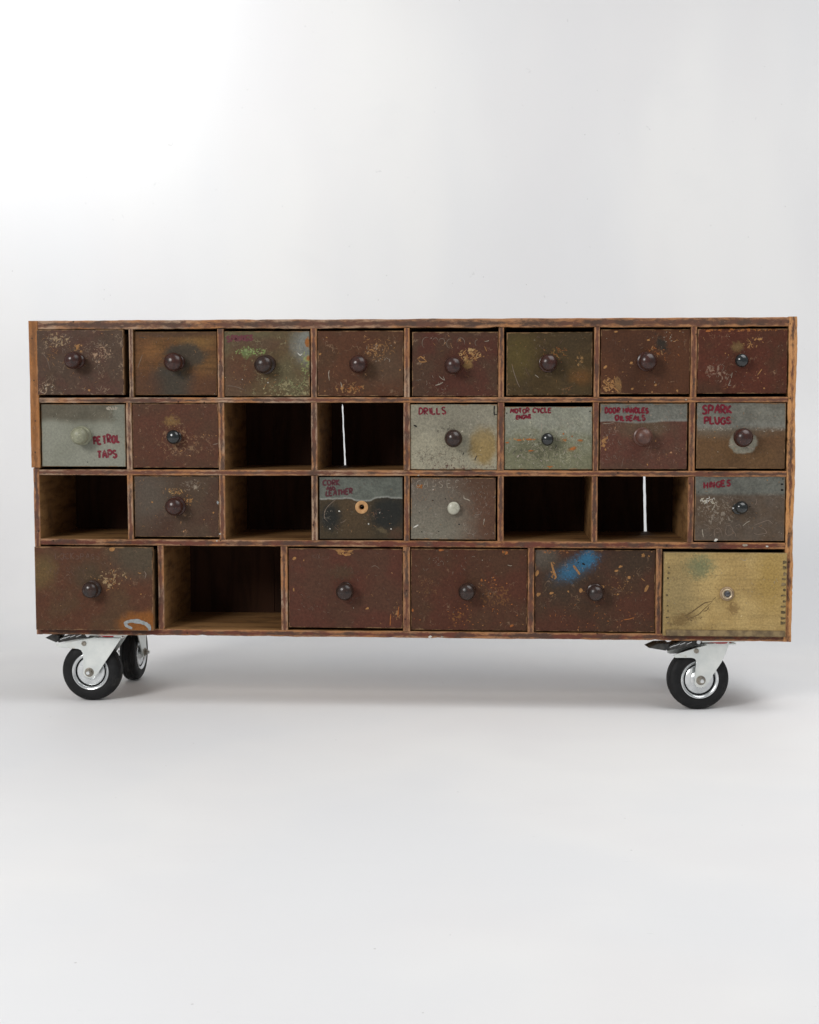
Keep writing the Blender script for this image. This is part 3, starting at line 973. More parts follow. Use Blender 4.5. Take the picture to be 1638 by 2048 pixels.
dr('d6', 342.3, 163.5, 595.5, 339.0, None,
   dict(base=(.42, .300, .125), alt=(.345, .235, .090), alt_amt=.85, grain=.35, chips=.2, chipcol=(.55, .45, .25), curl=.5, curlcol=(.26, .18, .085),
        edge=.35, edgecol=(.22, .16, .085), fine=.38, layers=[
       ('blob', (.50, .32, .085), .88, .3, .12, .25, .7, .4, .6),
       ('blob', (.20, .27, .165), .29, .17, .10, .09, .7, .4, .75), ('blob', (.33, .265, .145), .12, .5, .16, .35, .8, .3, .6),
       ('blob', (.20, .125, .055), .16, .80, .10, .05, .6, .6, .7, .3), ('blob', (.19, .11, .05), .57, .66, .04, .05, .6, .6, .6)]),
   'yellow dovetailed crate used as a drawer', y=-0.008)


def front_grid(bm, w, h, t, hole=None):
    """front board with a softened edge; with a bored hole when hole=(x,z,r)."""
    b = 0.0009
    if hole is None:
        a = [bm.verts.new(p) for p in ((b, 0, b), (w - b, 0, b), (w - b, 0, h - b), (b, 0, h - b))]
        bm.faces.new(a)
    else:
        hx, hz, hr = hole
        n = 40
        outer, inner = [], []
        for k in range(n):
            ang = 2 * math.pi * k / n + math.pi / 4
            cx, cz = math.cos(ang), math.sin(ang)
            m = max(abs(cx), abs(cz))
            ux, uz = cx / m, cz / m
            ox = hx + (ux * (w - b - hx) if ux > 0 else ux * (hx - b))
            oz = hz + (uz * (h - b - hz) if uz > 0 else uz * (hz - b))
            outer.append(bm.verts.new((ox, 0, oz)))
            inner.append(bm.verts.new((hx + hr * cx, 0, hz + hr * cz)))
        for k in range(n):
            k2 = (k + 1) % n
            bm.faces.new((outer[k], outer[k2], inner[k2], inner[k]))
        a = [min(outer, key=lambda q: (q.co.x - cx_) ** 2 + (q.co.z - cz_) ** 2) for cx_, cz_ in
             ((b, b), (w - b, b), (w - b, h - b), (b, h - b))]
    # rim and sides (the hole panel's outer loop is straight, so corner points are enough)
    loop = [(b, b), (w - b, b), (w - b, h - b), (b, h - b)]
    if hole is not None:
        a = [bm.verts.new((x, 0, z)) for x, z in loop]
    c = [bm.verts.new(p) for p in ((0, b, 0), (w, b, 0), (w, b, h), (0, b, h))]
    e = [bm.verts.new(p) for p in ((0, t, 0), (w, t, 0), (w, t, h), (0, t, h))]
    for i in range(4):
        j = (i + 1) % 4
        bm.faces.new((a[i], c[i], c[j], a[j]))
        bm.faces.new((c[i], e[i], e[j], c[j]))


for di, (key, q) in enumerate(D.items()):
    x0, z0, x1, z1 = q['r']
    w, h = x1 - x0, z1 - z0
    t = 0.014
    bm = bmesh.new()
    hole = None
    kx = kz = None
    if key == 'c4':
        kx, kz = -0.2907 - x0, 0.4296 - z0
        hole = (kx, kz, 0.0134)
    front_grid(bm, w, h, t, hole)
    nf_ = len(bm.faces)
    dd = 0.235
    add_box(bm, 0.002, 0.011, t, dd, 0.001, h - 0.008, 1)
    add_box(bm, w - 0.011, w - 0.002, t, dd, 0.001, h - 0.008, 1)
    add_box(bm, 0.011, w - 0.011, dd - 0.009, dd - 0.0005, 0.001, h - 0.010, 1)
    add_box(bm, 0.011, w - 0.011, t, dd - 0.009, 0.003, 0.009, 1)
    if not hole:
        add_box(bm, 0.011, w - 0.011, t - 0.001, t + 0.0005, 0.009, h - 0.012, 1)
    me = mesh_from(bm, 'drawer')
    mat = front_mat('drawer_paint_' + ('abcdefghijklmnopqrstuvwxyz'[di]), 100 + di * 17, w, h, **q['paint'])
    o = link('drawer', me, [mat, RAW], cab, P(x0, q['y'] + (0.002 if q['y'] > -0.002 else 0), z0))
    o['label'] = q['label']
    rr = random.Random(di * 5 + 3)
    o.rotation_euler = (math.radians(rr.uniform(-0.25, 0.25)), math.radians(rr.uniform(-0.12, 0.12)),
                        math.radians(rr.uniform(-0.3, 0.3)))
    q['o'], q['w'], q['h'] = o, w, h
    if q['knob']:
        bx, bz, kr, style, kmat = q['knob']
        # the nose of the knob stands 30 mm out
        kx, kz = bx / 1000 - x0, bz / 1000 - z0
        k_o = link('knob', knob_mesh(kr / 1000, style), kmat, o, (kx, 0, kz), smooth=35)
        k_o.rotation_euler = (rr.uniform(-.09, .09), rr.uniform(0, 6.28), rr.uniform(-.09, .09))
        k_o.scale = (rr.uniform(.96, 1.04), rr.uniform(.90, 1.12), rr.uniform(.96, 1.04))
        if key == 'c8':
            k_o.rotation_euler = (-0.22, 0, 0.25)
    # random flecks common to every front
    st = Strokes(500 + di)
    pal = key in ('b1', 'b5', 'b6')
    for _ in range(8 if pal else 11):
        st.chip(st.r.uniform(.02, .98) * w, st.r.uniform(.02, .98) * h, st.r.uniform(.0006, .0019),
                st.r.choice([M_PALE, M_TAN, M_GHOST, M_TAN]) if not pal else st.r.choice([M_BLACK, M_PALE, M_GHOSTD]), st.r.uniform(1, 2.2))
    for _ in range(46 if not pal else 16):
        st.scratch(st.r.uniform(.07, .93) * w, st.r.uniform(.08, .92) * h, st.r.uniform(.002, .008),
                   st.r.choice([M_GHOST, M_GHOST2, M_GHOST2, M_TAN]) if not pal else M_PALE, curl=1.8, wd=0.00045)
    q['st'] = st


def uv(key, u, v):
    return u * D[key]['w'], (1 - v) * D[key]['h']


def chips_at(key, lst, mat):
    for (u, v, size, *rest) in lst:
        x, z = uv(key, u, v)
        D[key]['st'].chip(x, z, size / 1000, mat, rest[0] if rest else 1.3, rest[1] if len(rest) > 1 else None)


def line_at(key, pts, wd, mat, taper=0.2):
    D[key]['st'].ribbon(smooth_line([uv(key, u, v) for u, v in pts], 4), wd / 1000, mat, taper)


def cluster(key, u, v, su, sv, n, mat, kind='scratch', ln=(.003, .009), wd=.0007):
    st = D[key]['st']
    for _ in range(n):
        x, z = uv(key, u + st.r.gauss(0, su), v + st.r.gauss(0, sv))
        if not (0.003 < x < D[key]['w'] - 0.003 and 0.003 < z < D[key]['h'] - 0.003):
            continue
        if kind == 'scratch':
            L_ = st.r.uniform(*ln)
            x = min(max(x, L_), D[key]['w'] - L_)
            z = min(max(z, L_), D[key]['h'] - L_)
            st.scratch(x, z, L_, mat, curl=2.2, wd=wd)
        else:
            st.chip(x, z, st.r.uniform(*ln), mat, st.r.uniform(1, 2))


# individual marks, read off the photograph drawer by drawer (u right, v down)
cluster('a1', .30, .16, .09, .06, 30, M_GHOST)
cluster('a1', .75, .36, .08, .10, 24, M_GHOST)
cluster('a1', .20, .38, .05, .05, 10, M_TAN)
cluster('a1', .12, .90, .08, .05, 14, M_PALE, 'chip', (.001, .0025))
line_at('a1', [(.06, .34), (.12, .46), (.15, .62)], .9, M_GHOST)
chips_at('a1', [(.60, .93, 4.5, 1.4), (.47, .27, 7, 1.5, 1.5)], M_TAN)
line_at('a2', [(.10, .36), (.07, .46), (.04, .57)], 1.0, M_GHOST)
line_at('a2', [(.06, .08), (.10, .09), (.15, .10)], 1.4, M_GHOSTD)
line_at('a2', [(.26, .08), (.32, .06), (.36, .10)], .8, M_GHOST2)
cluster('a2', .50, .70, .08, .02, 8, M_GHOSTD, 'scratch', (.004, .008), .0012)
cluster('a3', .30, .30, .08, .03, 14, M_GREENP, 'chip', (.0015, .004))
cluster('a3', .95, .62, .02, .1, 14, M_GREENP, 'scratch', (.003, .007), .0009)
cluster('a3', .50, .75, .1, .05, 12, M_TAN)
cluster('a3', .80, .85, .12, .08, 22, M_GREENP, 'scratch', (.004, .010), .0006)
line_at('a3', [(.02, .84), (.09, .84), (.16, .86), (.24, .90)], .8, M_GHOST)
line_at('a3', [(.86, .33), (.89, .37), (.915, .345)], 1.5, M_WHITE)
chips_at('a3', [(.515, .79, 2.6, 1.0), (.22, .74, 2)], M_WHITE)
cluster('a4', .70, .30, .10, .09, 44, M_TAN)
cluster('a4', .70, .34, .12, .1, 16, M_PALE)
line_at('a4', [(.14, .60), (.13, .66), (.14, .76)], 1.4, M_PALE)
line_at('a4', [(.27, .78), (.28, .83), (.29, .89)], 1.4, M_PALE)
chips_at('a4', [(.11, .10, 3, 1.5), (.035, .35, 4, 1.8), (.96, .60, 3.5), (.09, .92, 3), (.29, .88, 5, 1.6)], M_TAN)
cluster('a4', .42, .90, .06, .03, 16, M_ORANGE)
cluster('a5', .67, .36, .06, .05, 34, M_TAN, 'scratch', (.004, .009), .0014)
line_at('a5', [(.06, .42), (.10, .38), (.14, .42), (.17, .46)], 1.8, M_TAN)
line_at('a5', [(.075, .44), (.10, .465), (.17, .462)], 1.8, M_TAN)
line_at('a5', [(.27, .83), (.32, .81), (.36, .78)], 2.2, M_PALE)
line_at('a5', [(.31, .68), (.34, .72), (.38, .75), (.36, .69)], 1.2, M_PALE)
line_at('a5', [(.84, .22), (.86, .28), (.865, .3)], 1.6, M_TAN)
line_at('a5', [(.84, .15), (.88, .14), (.89, .13)], 1.2, M_PALE)
cluster('a5', .2, .82, .1, .08, 14, M_GHOST)
for (u, v, rx, rz, a0, a1) in ((.17, .17, .055, .09, 70, 260), (.27, .16, .035, .07, 20, 170), (.345, .15, .035, .05, -60, 200), (.44, .18, .04, .07, 70, 280),
                              (.565, .17, .045, .08, -20, 190), (.76, .17, .03, .05, 80, 260)):
    line_at('a5', [(u + rx * math.cos(math.radians(a)), v - rz * math.sin(math.radians(a))) for a in range(a0, a1, 28)], .9, M_GHOST)
line_at('a6', [(.06, .50), (.09, .65), (.13, .80), (.155, .87)], 1.1, M_GHOST)
line_at('a6', [(.22, .55), (.24, .62), (.27, .70)], .9, M_GHOST2)
line_at('a6', [(.33, .67), (.36, .70), (.375, .72)], 1.3, M_PALE)
line_at('a6', [(.61, .20), (.64, .15), (.66, .11)], .7, M_GHOST2)
cluster('a6', .58, .32, .07, .05, 22, M_ORANGE, 'scratch', (.003, .007), .0007)
cluster('a6', .40, .25, .05, .12, 12, M_GHOST2)
cluster('a7', .11, .86, .05, .05, 18, M_TAN, 'scratch', (.004, .010), .0016)
line_at('a7', [(.06, .80), (.10, .85), (.16, .91), (.21, .97)], 2.0, M_TAN)
chips_at('a7', [(.345, .52, 6, 1.3, .4), (.055, .58, 5, 2.0, .6), (.53, .165, 5, 1.8, .1), (.62, .86, 5, 1.2), (.36, .92, 5, 1.6, .3)], M_TAN)
chips_at('a7', [(.17, .03, 5, 2, .2), (.86, .95, 5, 1.4), (.58, .97, 3.5), (.25, .66, 2.6), (.77, .05, 2.4), (.88, .03, 2.6)], M_TAN)
cluster('a7', .62, .37, .08, .05, 20, M_ORANGE, 'scratch', (.003, .008), .0009)
cluster('a7', .75, .10, .1, .06, 16, M_PALE, 'chip', (.001, .0022))
line_at('a7', [(.87, .17), (.845, .165), (.82, .19), (.80, .18)], .9, M_TAN)
cluster('a8', .24, .66, .11, .08, 30, M_GHOST, 'scratch', (.002, .006), .0007)
line_at('a8', [(.72, .62), (.70, .66), (.67, .72)], 1.5, M_TAN)
line_at('a8', [(.55, .15), (.585, .20), (.60, .27), (.62, .30)], 1.1, M_TAN)
chips_at('a8', [(.69, .16, 5, 2.4, .15), (.64, .16, 4.5, 1.8, .6), (.745, .92, 4, 1.1), (.31, .375, 3, 1.1), (.345, .40, 2.6)], M_TAN)
chips_at('a8', [(.11, .03, 6, 1.9, 0), (.24, .02, 4, 1.9, 0), (.37, .01, 4, 2, 0), (.56, .01, 5, 2, 0)], M_ORANGE)
line_at('a8', [(.39, .67), (.385, .72), (.38, .76)], 1.2, M_PALE)
line_at('a8', [(.37, .78), (.365, .83), (.35, .87), (.385, .87)], 1.0, M_PALE)
cluster('b1', .84, .06, .04, .01, 8, M_PALE, 'chip', (.002, .005))
chips_at('b1', [(.545, .93, 2.2), (.625, .895, 1.8), (.15, .20, 1.6)], M_BLACK)
line_at('b1', [(.80, .03), (.84, .07), (.88, .085)], 2, M_PALE)
cluster('b2', .5, .65, .22, .15, 26, M_GHOST2)
cluster('b2', .55, .55, .2, .2, 18, M_TAN, 'chip', (.001, .002))
line_at('b2', [(.93, .64), (.97, .63), (.995, .615)], 1.4, M_GHOST)
chips_at('b2', [(.97, .50, 2.6), (.56, .74, 2.8, 1.8)], M_TAN)
cluster('b5', .42, .40, .06, .04, 14, M_GHOSTD, 'scratch', (.003, .007), .0008)
cluster('b5', .3, .75, .18, .12, 60, M_GHOSTD, 'chip', (.0006, .0016))
cluster('b5', .6, .25, .15, .08, 20, M_PALE, 'scratch', (.006, .014), .0006)
cluster('b5', .5, .95, .2, .02, 24, M_DARKRED, 'chip', (.0008, .0022))
chips_at('b5', [(.06, .33, 4.5, 2, -.5), (.61, .76, 3, 1.5)], M_BLACK)
line_at('b5', [(.77, .78), (.75, .83), (.745, .86)], 2.2, M_GHOSTD)
line_at('b5', [(.965, .02), (.962, .10), (.966, .17)], 2.6, M_BLACK, .8)
line_at('b5', [(.962, .16), (.98, .155), (.995, .16)], 2.0, M_BLACK, .8)
cluster('b6', .35, .70, .18, .14, 60, M_PALE, 'scratch', (.003, .009), .0008)
cluster('b6', .80, .72, .12, .12, 40, M_PALE, 'scratch', (.004, .010), .0006)
cluster('b6', .75, .28, .14, .07, 26, M_PALE, 'scratch', (.004, .010), .0006)
cluster('b6', .4, .7, .2, .12, 34, M_GHOSTD, 'scratch', (.003, .008), .0008)
chips_at('b6', [(.30, .52, 4, 6, 0), (.17, .53, 4, 4, 0), (.03, .57, 3.5, 3, 0), (.69, .53, 4, 2.4, -.1), (.67, .43, 4, 1.3)], M_ORANGE)
chips_at('b6', [(.78, .665, 7, 1.8, .4), (.86, .535, 4, 3, -.1), (.77, .47, 3.6, 1.0), (.30, .70, 4, 3.4, 0), (.52, .955, 4, 4.5, 0)], M_ORANGE)
chips_at('b6', [(.025, .10, 3.2, 1.1), (.97, .075, 3.2, 1.2), (.30, .45, 2.2)], M_BLACK)
chips_at('b6', [(.42, .86, 3.6, 1.4), (.155, .79, 4, 2.2, .5), (.20, .77, 3), (.35, .72, 2.6), (.64, .95, 2.6)], M_PALE)
line_at('b6', [(.42, .26), (.425, .34), (.415, .43)], 1.6, M_PALE)
cluster('b7', .10, .60, .07, .12, 22, M_GHOST)
cluster('b7', .62, .36, .12, .05, 16, M_GHOST)
cluster('b7', .40, .78, .22, .1, 30, M_GHOST2)
chips_at('b7', [(.05, .64, 6, 1.4, 1.2), (.065, .70, 4), (.55, .93, 3.6, 1.3), (.64, .57, 3.6)], M_TAN)
line_at('b7', [(.02, .31), (.10, .30), (.16, .29)], .8, M_PALE)
line_at('b7', [(.28, .82), (.26, .90), (.255, .97)], .7, M_GHOST)
cluster('b8', .2, .40, .18, .012, 26, M_PALE, 'chip', (.001, .0028))
cluster('b8', .85, .41, .1, .012, 16, M_PALE, 'chip', (.001, .0026))
chips_at('b8', [(.20, .53, 3, 1.3)], M_TAN)
line_at('b8', [(.50, .72), (.53, .76), (.57, .74), (.56, .68)], 1.4, M_PALE)
line_at('b8', [(.36, .655), (.42, .63), (.47, .66)], 3.0, M_PALE)
line_at('b8', [(.56, .66), (.61, .69), (.655, .70)], 3.0, M_PALE)
cluster('c2', .50, .26, .05, .03, 16, M_TAN, 'scratch', (.003, .007), .0012)
cluster('c2', .64, .42, .03, .06, 14, M_TAN, 'scratch', (.003, .007), .0013)
cluster('c2', .68, .14, .09, .05, 26, M_GHOST)
cluster('c2', .55, .80, .22, .08, 24, M_GHOST2)
chips_at('c2', [(.93, .60, 5, 1.3), (.21, .425, 4, 1.2), (.82, .71, 2.4), (.25, .65, 2)], M_TAN)
chips_at('c2', [(.985, .43, 8.5, .6, 0)], M_GREYP)
line_at('c4', [(.23, .33), (.16, .40), (.09, .49), (.06, .57), (.06, .66), (.10, .72)], 1.1, M_GHOST)
cluster('c4', .10, .62, .03, .06, 16, M_PALE, 'chip', (.0007, .0018))
chips_at('c4', [(.24, .55, 3.6, 1.3), (.59, .755, 3.4, 1.1), (.86, .835, 3.6, 1.3), (.125, .835, 3.2), (.725, .575, 2.4)], M_WHITE)
line_at('c4', [(.18, .80), (.21, .84), (.235, .86)], 1.2, M_GHOST2)
line_at('c4', [(.25, .74), (.29, .72), (.325, .68)], .9, M_GHOST)
cluster('c4', .66, .62, .06, .06, 16, M_GHOST2)
cluster('c5', .83, .28, .06, .10, 24, M_GHOST)
cluster('c5', .2, .7, .12, .16, 26, M_GHOST, 'scratch', (.003, .009), .0006)
line_at('c5', [(.03, .81), (.06, .79), (.09, .765)], 2.6, M_WHITE)
line_at('c5', [(.625, .285), (.63, .335), (.67, .35), (.70, .375)], 2.0, M_PALE)
line_at('c5', [(.14, .25), (.09, .25), (.07, .31), (.10, .37), (.14, .35)], 1.1, M_GHOST)
line_at('c5', [(.19, .26), (.22, .25), (.20, .31), (.18, .36)], 1.0, M_GHOST)
line_at('c5', [(.51, .26), (.465, .27), (.46, .31), (.49, .33), (.52, .30)], 1.1, M_GHOST)
line_at('c5', [(.545, .25), (.575, .24), (.59, .27)], 1.0, M_GHOST)
line_at('c5', [(.86, .69), (.87, .66), (.855, .76)], 1.4, M_PALE)
chips_at('c5', [(.26, .37, 3.6, 1.3), (.41, .34, 2.4), (.57, .755, 3), (.13, .88, 2.6), (.33, .875, 2.4), (.10, .57, 2)], M_BLACK)
cluster('c8', .12, .37, .05, .02, 20, M_WHITE, 'scratch', (.002, .006), .0012)
line_at('c8', [(.055, .37), (.10, .40), (.17, .36), (.20, .39), (.22, .43)], 1.3, M_PALE)
line_at('c8', [(.225, .43), (.21, .48), (.19, .53)], 1.7, M_PALE)
line_at('c8', [(.085, .82), (.09, .88), (.10, .945)], 1.9, M_PALE)
line_at('c8', [(.535, .77), (.575, .72), (.615, .69)], 1.7, M_PALE)
line_at('c8', [(.66, .76), (.75, .71), (.82, .68), (.87, .74)], 1.4, M_GHOST)
line_at('c8', [(.70, .77), (.78, .82), (.80, .88), (.70, .90), (.66, .88)], 1.2, M_GHOST)
line_at('c8', [(.36, .77), (.34, .86), (.37, .92), (.43, .88), (.41, .78), (.36, .76)], 1.2, M_GHOST)
line_at('c8', [(.45, .77), (.50, .75), (.52, .79)], 1.2, M_GHOST)
line_at('c8', [(.39, .80), (.45, .88), (.46, .94)], 1.2, M_GHOST)
line_at('c8', [(.22, .82), (.22, .95)], 1.2, M_GHOST)
line_at('c8', [(.22, .83), (.27, .80), (.30, .86), (.31, .94)], 1.2, M_GHOST)
line_at('c8', [(.68, .345), (.685, .40), (.67, .44)], 1.5, M_GHOST)
line_at('c8', [(.365, .41), (.39, .375), (.45, .36)], 1.0, M_GHOST2)
cluster('c8', .20, .72, .10, .10, 50, M_GHOST, 'scratch', (.003, .008), .0007)
chips_at('c8', [(.24, .985, 6, 1.7, .3)], M_WHITE)
chips_at('c8', [(.035, .245, 3, 1.3), (.965, .125, 4.5, 1.5, 0), (.965, .21, 4.5, 1.4, 0), (.97, .04, 3, 1.2), (.61, .47, 2.6)], M_BLACK)
cluster('d1', .67, .38, .09, .07, 22, M_TAN, 'scratch', (.003, .006), .0012)
cluster('d1', .35, .27, .15, .08, 40, M_GHOST2)
cluster('d1', .25, .6, .15, .2, 40, M_GHOST2)
line_at('d1', [(.875, .30), (.895, .31), (.905, .305)], 1.5, M_TAN)
line_at('d1', [(.93, .28), (.945, .32), (.935, .37)], 1.6, M_GHOST)
line_at('d1', [(.755, .90), (.775, .945), (.82, .975)], 6.0, M_GREYP, .5)
line_at('d1', [(.755, .91), (.81, .885), (.88, .89), (.94, .92), (.965, .955), (.97, .995)], 8.5, M_GREYP, .45)
chips_at('d1', [(.66, .025, 8, 2.2, 0), (.90, .56, 3), (.78, .36, 2.4)], M_TAN)
cluster('d3', .5, .5, .28, .28, 40, M_GHOST2)
chips_at('d3', [(.055, .125, 7, 1.7, .5), (.135, .15, 3), (.515, .075, 8, 1.9, .1), (.69, .75, 5, 1.8, .4), (.045, .52, 4.5, 1.8, 1.8), (.455, .03, 8, 2.8, -.1), (.54, .03, 6, 2.4, .3)], M_TAN)
line_at('d3', [(.72, .23), (.76, .21), (.80, .25)], .9, M_GHOST)
line_at('d3', [(.895, .82), (.892, .90), (.89, .97)], 2.0, M_ORANGE)
line_at('d3', [(.965, .72), (.96, .80), (.955, .86)], 1.8, M_ORANGE)
cluster('d4', .25, .15, .16, .07, 34, M_GHOST)
cluster('d4', .68, .42, .06, .06, 14, M_ORANGE, 'chip', (.0015, .004))
cluster('d4', .5, .8, .28, .12, 50, M_ORANGE, 'chip', (.0008, .0026))
chips_at('d4', [(.82, .045, 7, 1.5, 1.2), (.79, .03, 4.5), (.015, .76, 6, 1.5, 1.6), (.865, .94, 5, 2, .3), (.26, .015, 5, 3, 0)], M_ORANGE)
line_at('d4', [(.83, .19), (.85, .20), (.87, .20)], 1.2, M_PALE)
line_at('d5', [(.32, .19), (.35, .25), (.375, .30)], 4.4, M_TAN, .6)
line_at('d5', [(.135, .15), (.15, .23), (.165, .29), (.175, .33), (.165, .36)], 4.2, M_TAN, .3)
chips_at('d5', [(.71, .20, 6, 1.6, .2), (.68, .25, 5, 2.2, .2), (.785, .33, 7.5, 1.1), (.14, .53, 7, 1.5, .2), (.03, .55, 9, 1.4, .6), (.28, .51, 4.5)], M_TAN)
chips_at('d5', [(.895, .06, 8, 1.2, 1.2), (.945, .07, 4), (.385, .49, 8, 1.6, 1.6), (.57, .45, 5, 1.2), (.02, .29, 8, 1.7, 1.3), (.93, .46, 8, 2.2, 1.2), (.69, .54, 4.5)], M_TAN)
line_at('d5', [(.885, .34), (.90, .36), (.915, .375)], 1.6, M_TAN)
line_at('d5', [(.74, .85), (.79, .84), (.83, .82)], 1.8, M_ORANGE)
cluster('d5', .38, .17, .07, .06, 26, M_BLUEP, 'chip', (.0008, .0022))
cluster('d5', .28, .32, .06, .05, 40, M_BLUEP, 'chip', (.0006, .0018))
chips_at('d5', [(.36, .155, 3), (.405, .17, 4, 2, -.5)], M_BLACK)
cluster('d5', .5, .85, .28, .08, 50, M_ORANGE, 'scratch', (.002, .005), .0009)
cluster('d5', .70, .48, .1, .1, 34, M_TAN, 'scratch', (.002, .005), .0008)
M_CRACK = plain('dark_crack', (0.15, 0.098, 0.045), 0.8, 0.2)
for k, (pts, wd_) in enumerate([([(.175, .76), (.235, .71), (.29, .65), (.34, .60), (.40, .58)], 2.2), ([(.20, .80), (.29, .74), (.33, .68), (.40, .585)], 1.5),
                                ([(.22, .80), (.24, .82)], 1.6), ([(.30, .79), (.32, .77)], 1.6), ([(.33, .70), (.355, .69), (.375, .64)], 1.4),
                                ([(.40, .57), (.43, .53)], 1.0)]):
    line_at('d6', pts, wd_, M_CRACK, .15)
cluster('d6', .5, .4, .28, .28, 60, M_CRACK, 'scratch', (.002, .006), .0005)
cluster('d6', .75, .45, .12, .15, 30, M_PALE, 'scratch', (.002, .005), .0005)
line_at('d6', [(.62, .05), (.635, .08), (.66, .09), (.675, .06)], .9, M_PALE)


# hand lettering
def lettering(key, lines, mat, label, **kw):
    st = Strokes(900 + sum(map(ord, key)) * 3)
    for (txt, u, v, hh, extra) in lines:
        x, z = uv(key, u, v)
        k = dict(kw)
        k.update(extra)
        st.text(txt, x, z, hh / 1000, mat, **k)
    st.build('lettering', D[key]['o'], label=label)


lettering('a3', [('SPRINGS', .045, .075, 11.5, dict(slope=.05))], M_RED_FAINT, 'faded dark red word SPRINGS', wd=.0041, wid=.92, gap=.22)
lettering('b1', [('PETROL', .625, .525, 15.5, dict(slope=.10, wid=.72, gap=.23)), ('TAPS', .665, .755, 15, dict(wid=.88, slope=.06, gap=.24))], M_RED,
          'red hand painted words PETROL TAPS', wd=.0050, jit=.09)
lettering('b5', [('DRILLS', .10, .055, 13.5, dict(slope=.03))], M_RED, 'red hand painted word DRILLS', wd=.0035, wid=.95, gap=.24)
lettering('b6', [('MOTOR CYCLE', .065, .03, 9.5, dict(slope=.02, wid=.98)), ('ENGINE', .135, .145, 6.8, dict(wid=1.15, slope=.08))], M_RED,
          'red hand painted words MOTOR CYCLE ENGINE', wd=.0033, jit=.11, gap=.22)
lettering('b7', [('DOOR HANDLES', .055, .065, 10.5, dict(wid=.86, gap=.22)), ('OILSEALS', .175, .185, 9.8, dict(wid=1.05, gap=.24))], M_RED,
          'red hand painted words DOOR HANDLES OILSEALS', wd=.0039, jit=.10)
lettering('b8', [('SPARK', .055, .05, 16.5, dict(slope=.05, wid=.92)), ('PLUGS', .085, .215, 14, dict(wid=1.0))], M_RED,
          'red hand painted words SPARK PLUGS', wd=.0047, gap=.24, jit=.09)
lettering('c4', [('CORK', .045, .045, 11.5, dict(slope=.02, wid=.95)), ('AND', .09, .155, 6.8, dict(wid=1.15)), ('LEATHER', .08, .225, 11, dict(slope=.11, wid=.88))],
          M_DARKRED, 'dark red hand painted words CORK AND LEATHER', wd=.0036, gap=.22, jit=.09)
lettering('c8', [('HINGES', .10, .10, 11.5, dict(slope=.10, wid=1.05))], M_RED, 'red hand painted word HINGES', wd=.0041, gap=.26)
lettering('c5', [('GASSES', .06, .04, 15, dict(slope=0, wid=.85, gap=.62))], M_PALE,
          'scratched ghost lettering', wd=.0011, gappy=.30, jit=.1)
lettering('d1', [('LOCKBRASS', .18, .075, 12.5, dict(wid=.9, gap=.36))], M_GHOST2, 'faint rubbed lettering', wd=.0013, gappy=.2, jit=.08)
lettering('d3', [('MIXED', .20, .07, 11, dict(wid=.85, gap=.3))], M_GHOST2, 'faint rubbed lettering', wd=.0009, gappy=.45)

# hardware on the two fronts without a wooden knob
x0, z0 = D['c4']['r'][0], D['c4']['r'][1]
bm = bmesh.new()
add_lathe(bm, [(0.0137, -0.0004), (0.0125, -0.0009), (0.0075, -0.0007), (0.0058, 0.0008), (0.0052, 0.003), (0.0050, 0.016),
               (0.0134, 0.016), (0.0134, 0.0004)], 40, closed=True)
ro = link('knob_hole_ring', mesh_from(bm, 'knob_hole_ring'), M_RINGWOOD, D['c4']['o'], (-0.2907 - x0, 0, 0.4296 - z0), smooth=40)
ro['label'] = 'bare wood ring around the empty knob hole'

x0, z0 = D['d6']['r'][0], D['d6']['r'][1]
kx, kz = 0.4722 - x0 + .001, 0.2535 - z0
bm = bmesh.new()
add_lathe(bm, [(0, 0.003), (0.0148, 0.003), (0.0150, -0.0015), (0.0142, -0.0035), (0.0122, -0.0045), (0.0108, -0.0042)], 40)
bo = link('knob_base', mesh_from(bm, 'knob_base'), speckled('worn_brass_tan_base', (.34, .235, .13), (.22, .15, .085), 120, .5), D['d6']['o'], (kx, 0, kz), smooth=35)
bm = bmesh.new()
add_lathe(bm, [(0.0108, -0.0035), (0.0106, -0.0075), (0.0096, -0.0085), (0.0082, -0.0080), (0.0066, -0.0060), (0.0060, -0.0058)], 40)
link('metal_cup', mesh_from(bm, 'metal_cup'), speckled('pale_worn_metal', (.60, .49, .34), (.42, .33, .22), 130, .4, .3), D['d6']['o'], (kx, 0, kz), smooth=35)
bm = bmesh.new()
add_lathe(bm, [(0.0062, -0.0057), (0.0060, -0.0085), (0.0040, -0.0105), (0.0, -0.0112)], 28)
add_box(bm, -0.0052, 0.0052, -0.0116, -0.0100, -0.0007, 0.0007)
link('screw', mesh_from(bm, 'screw'), speckled('dark_screw_head', (.13, .13, .14), (.06, .06, .065), 140, .35, .6), D['d6']['o'], (kx, 0, kz), smooth=35)

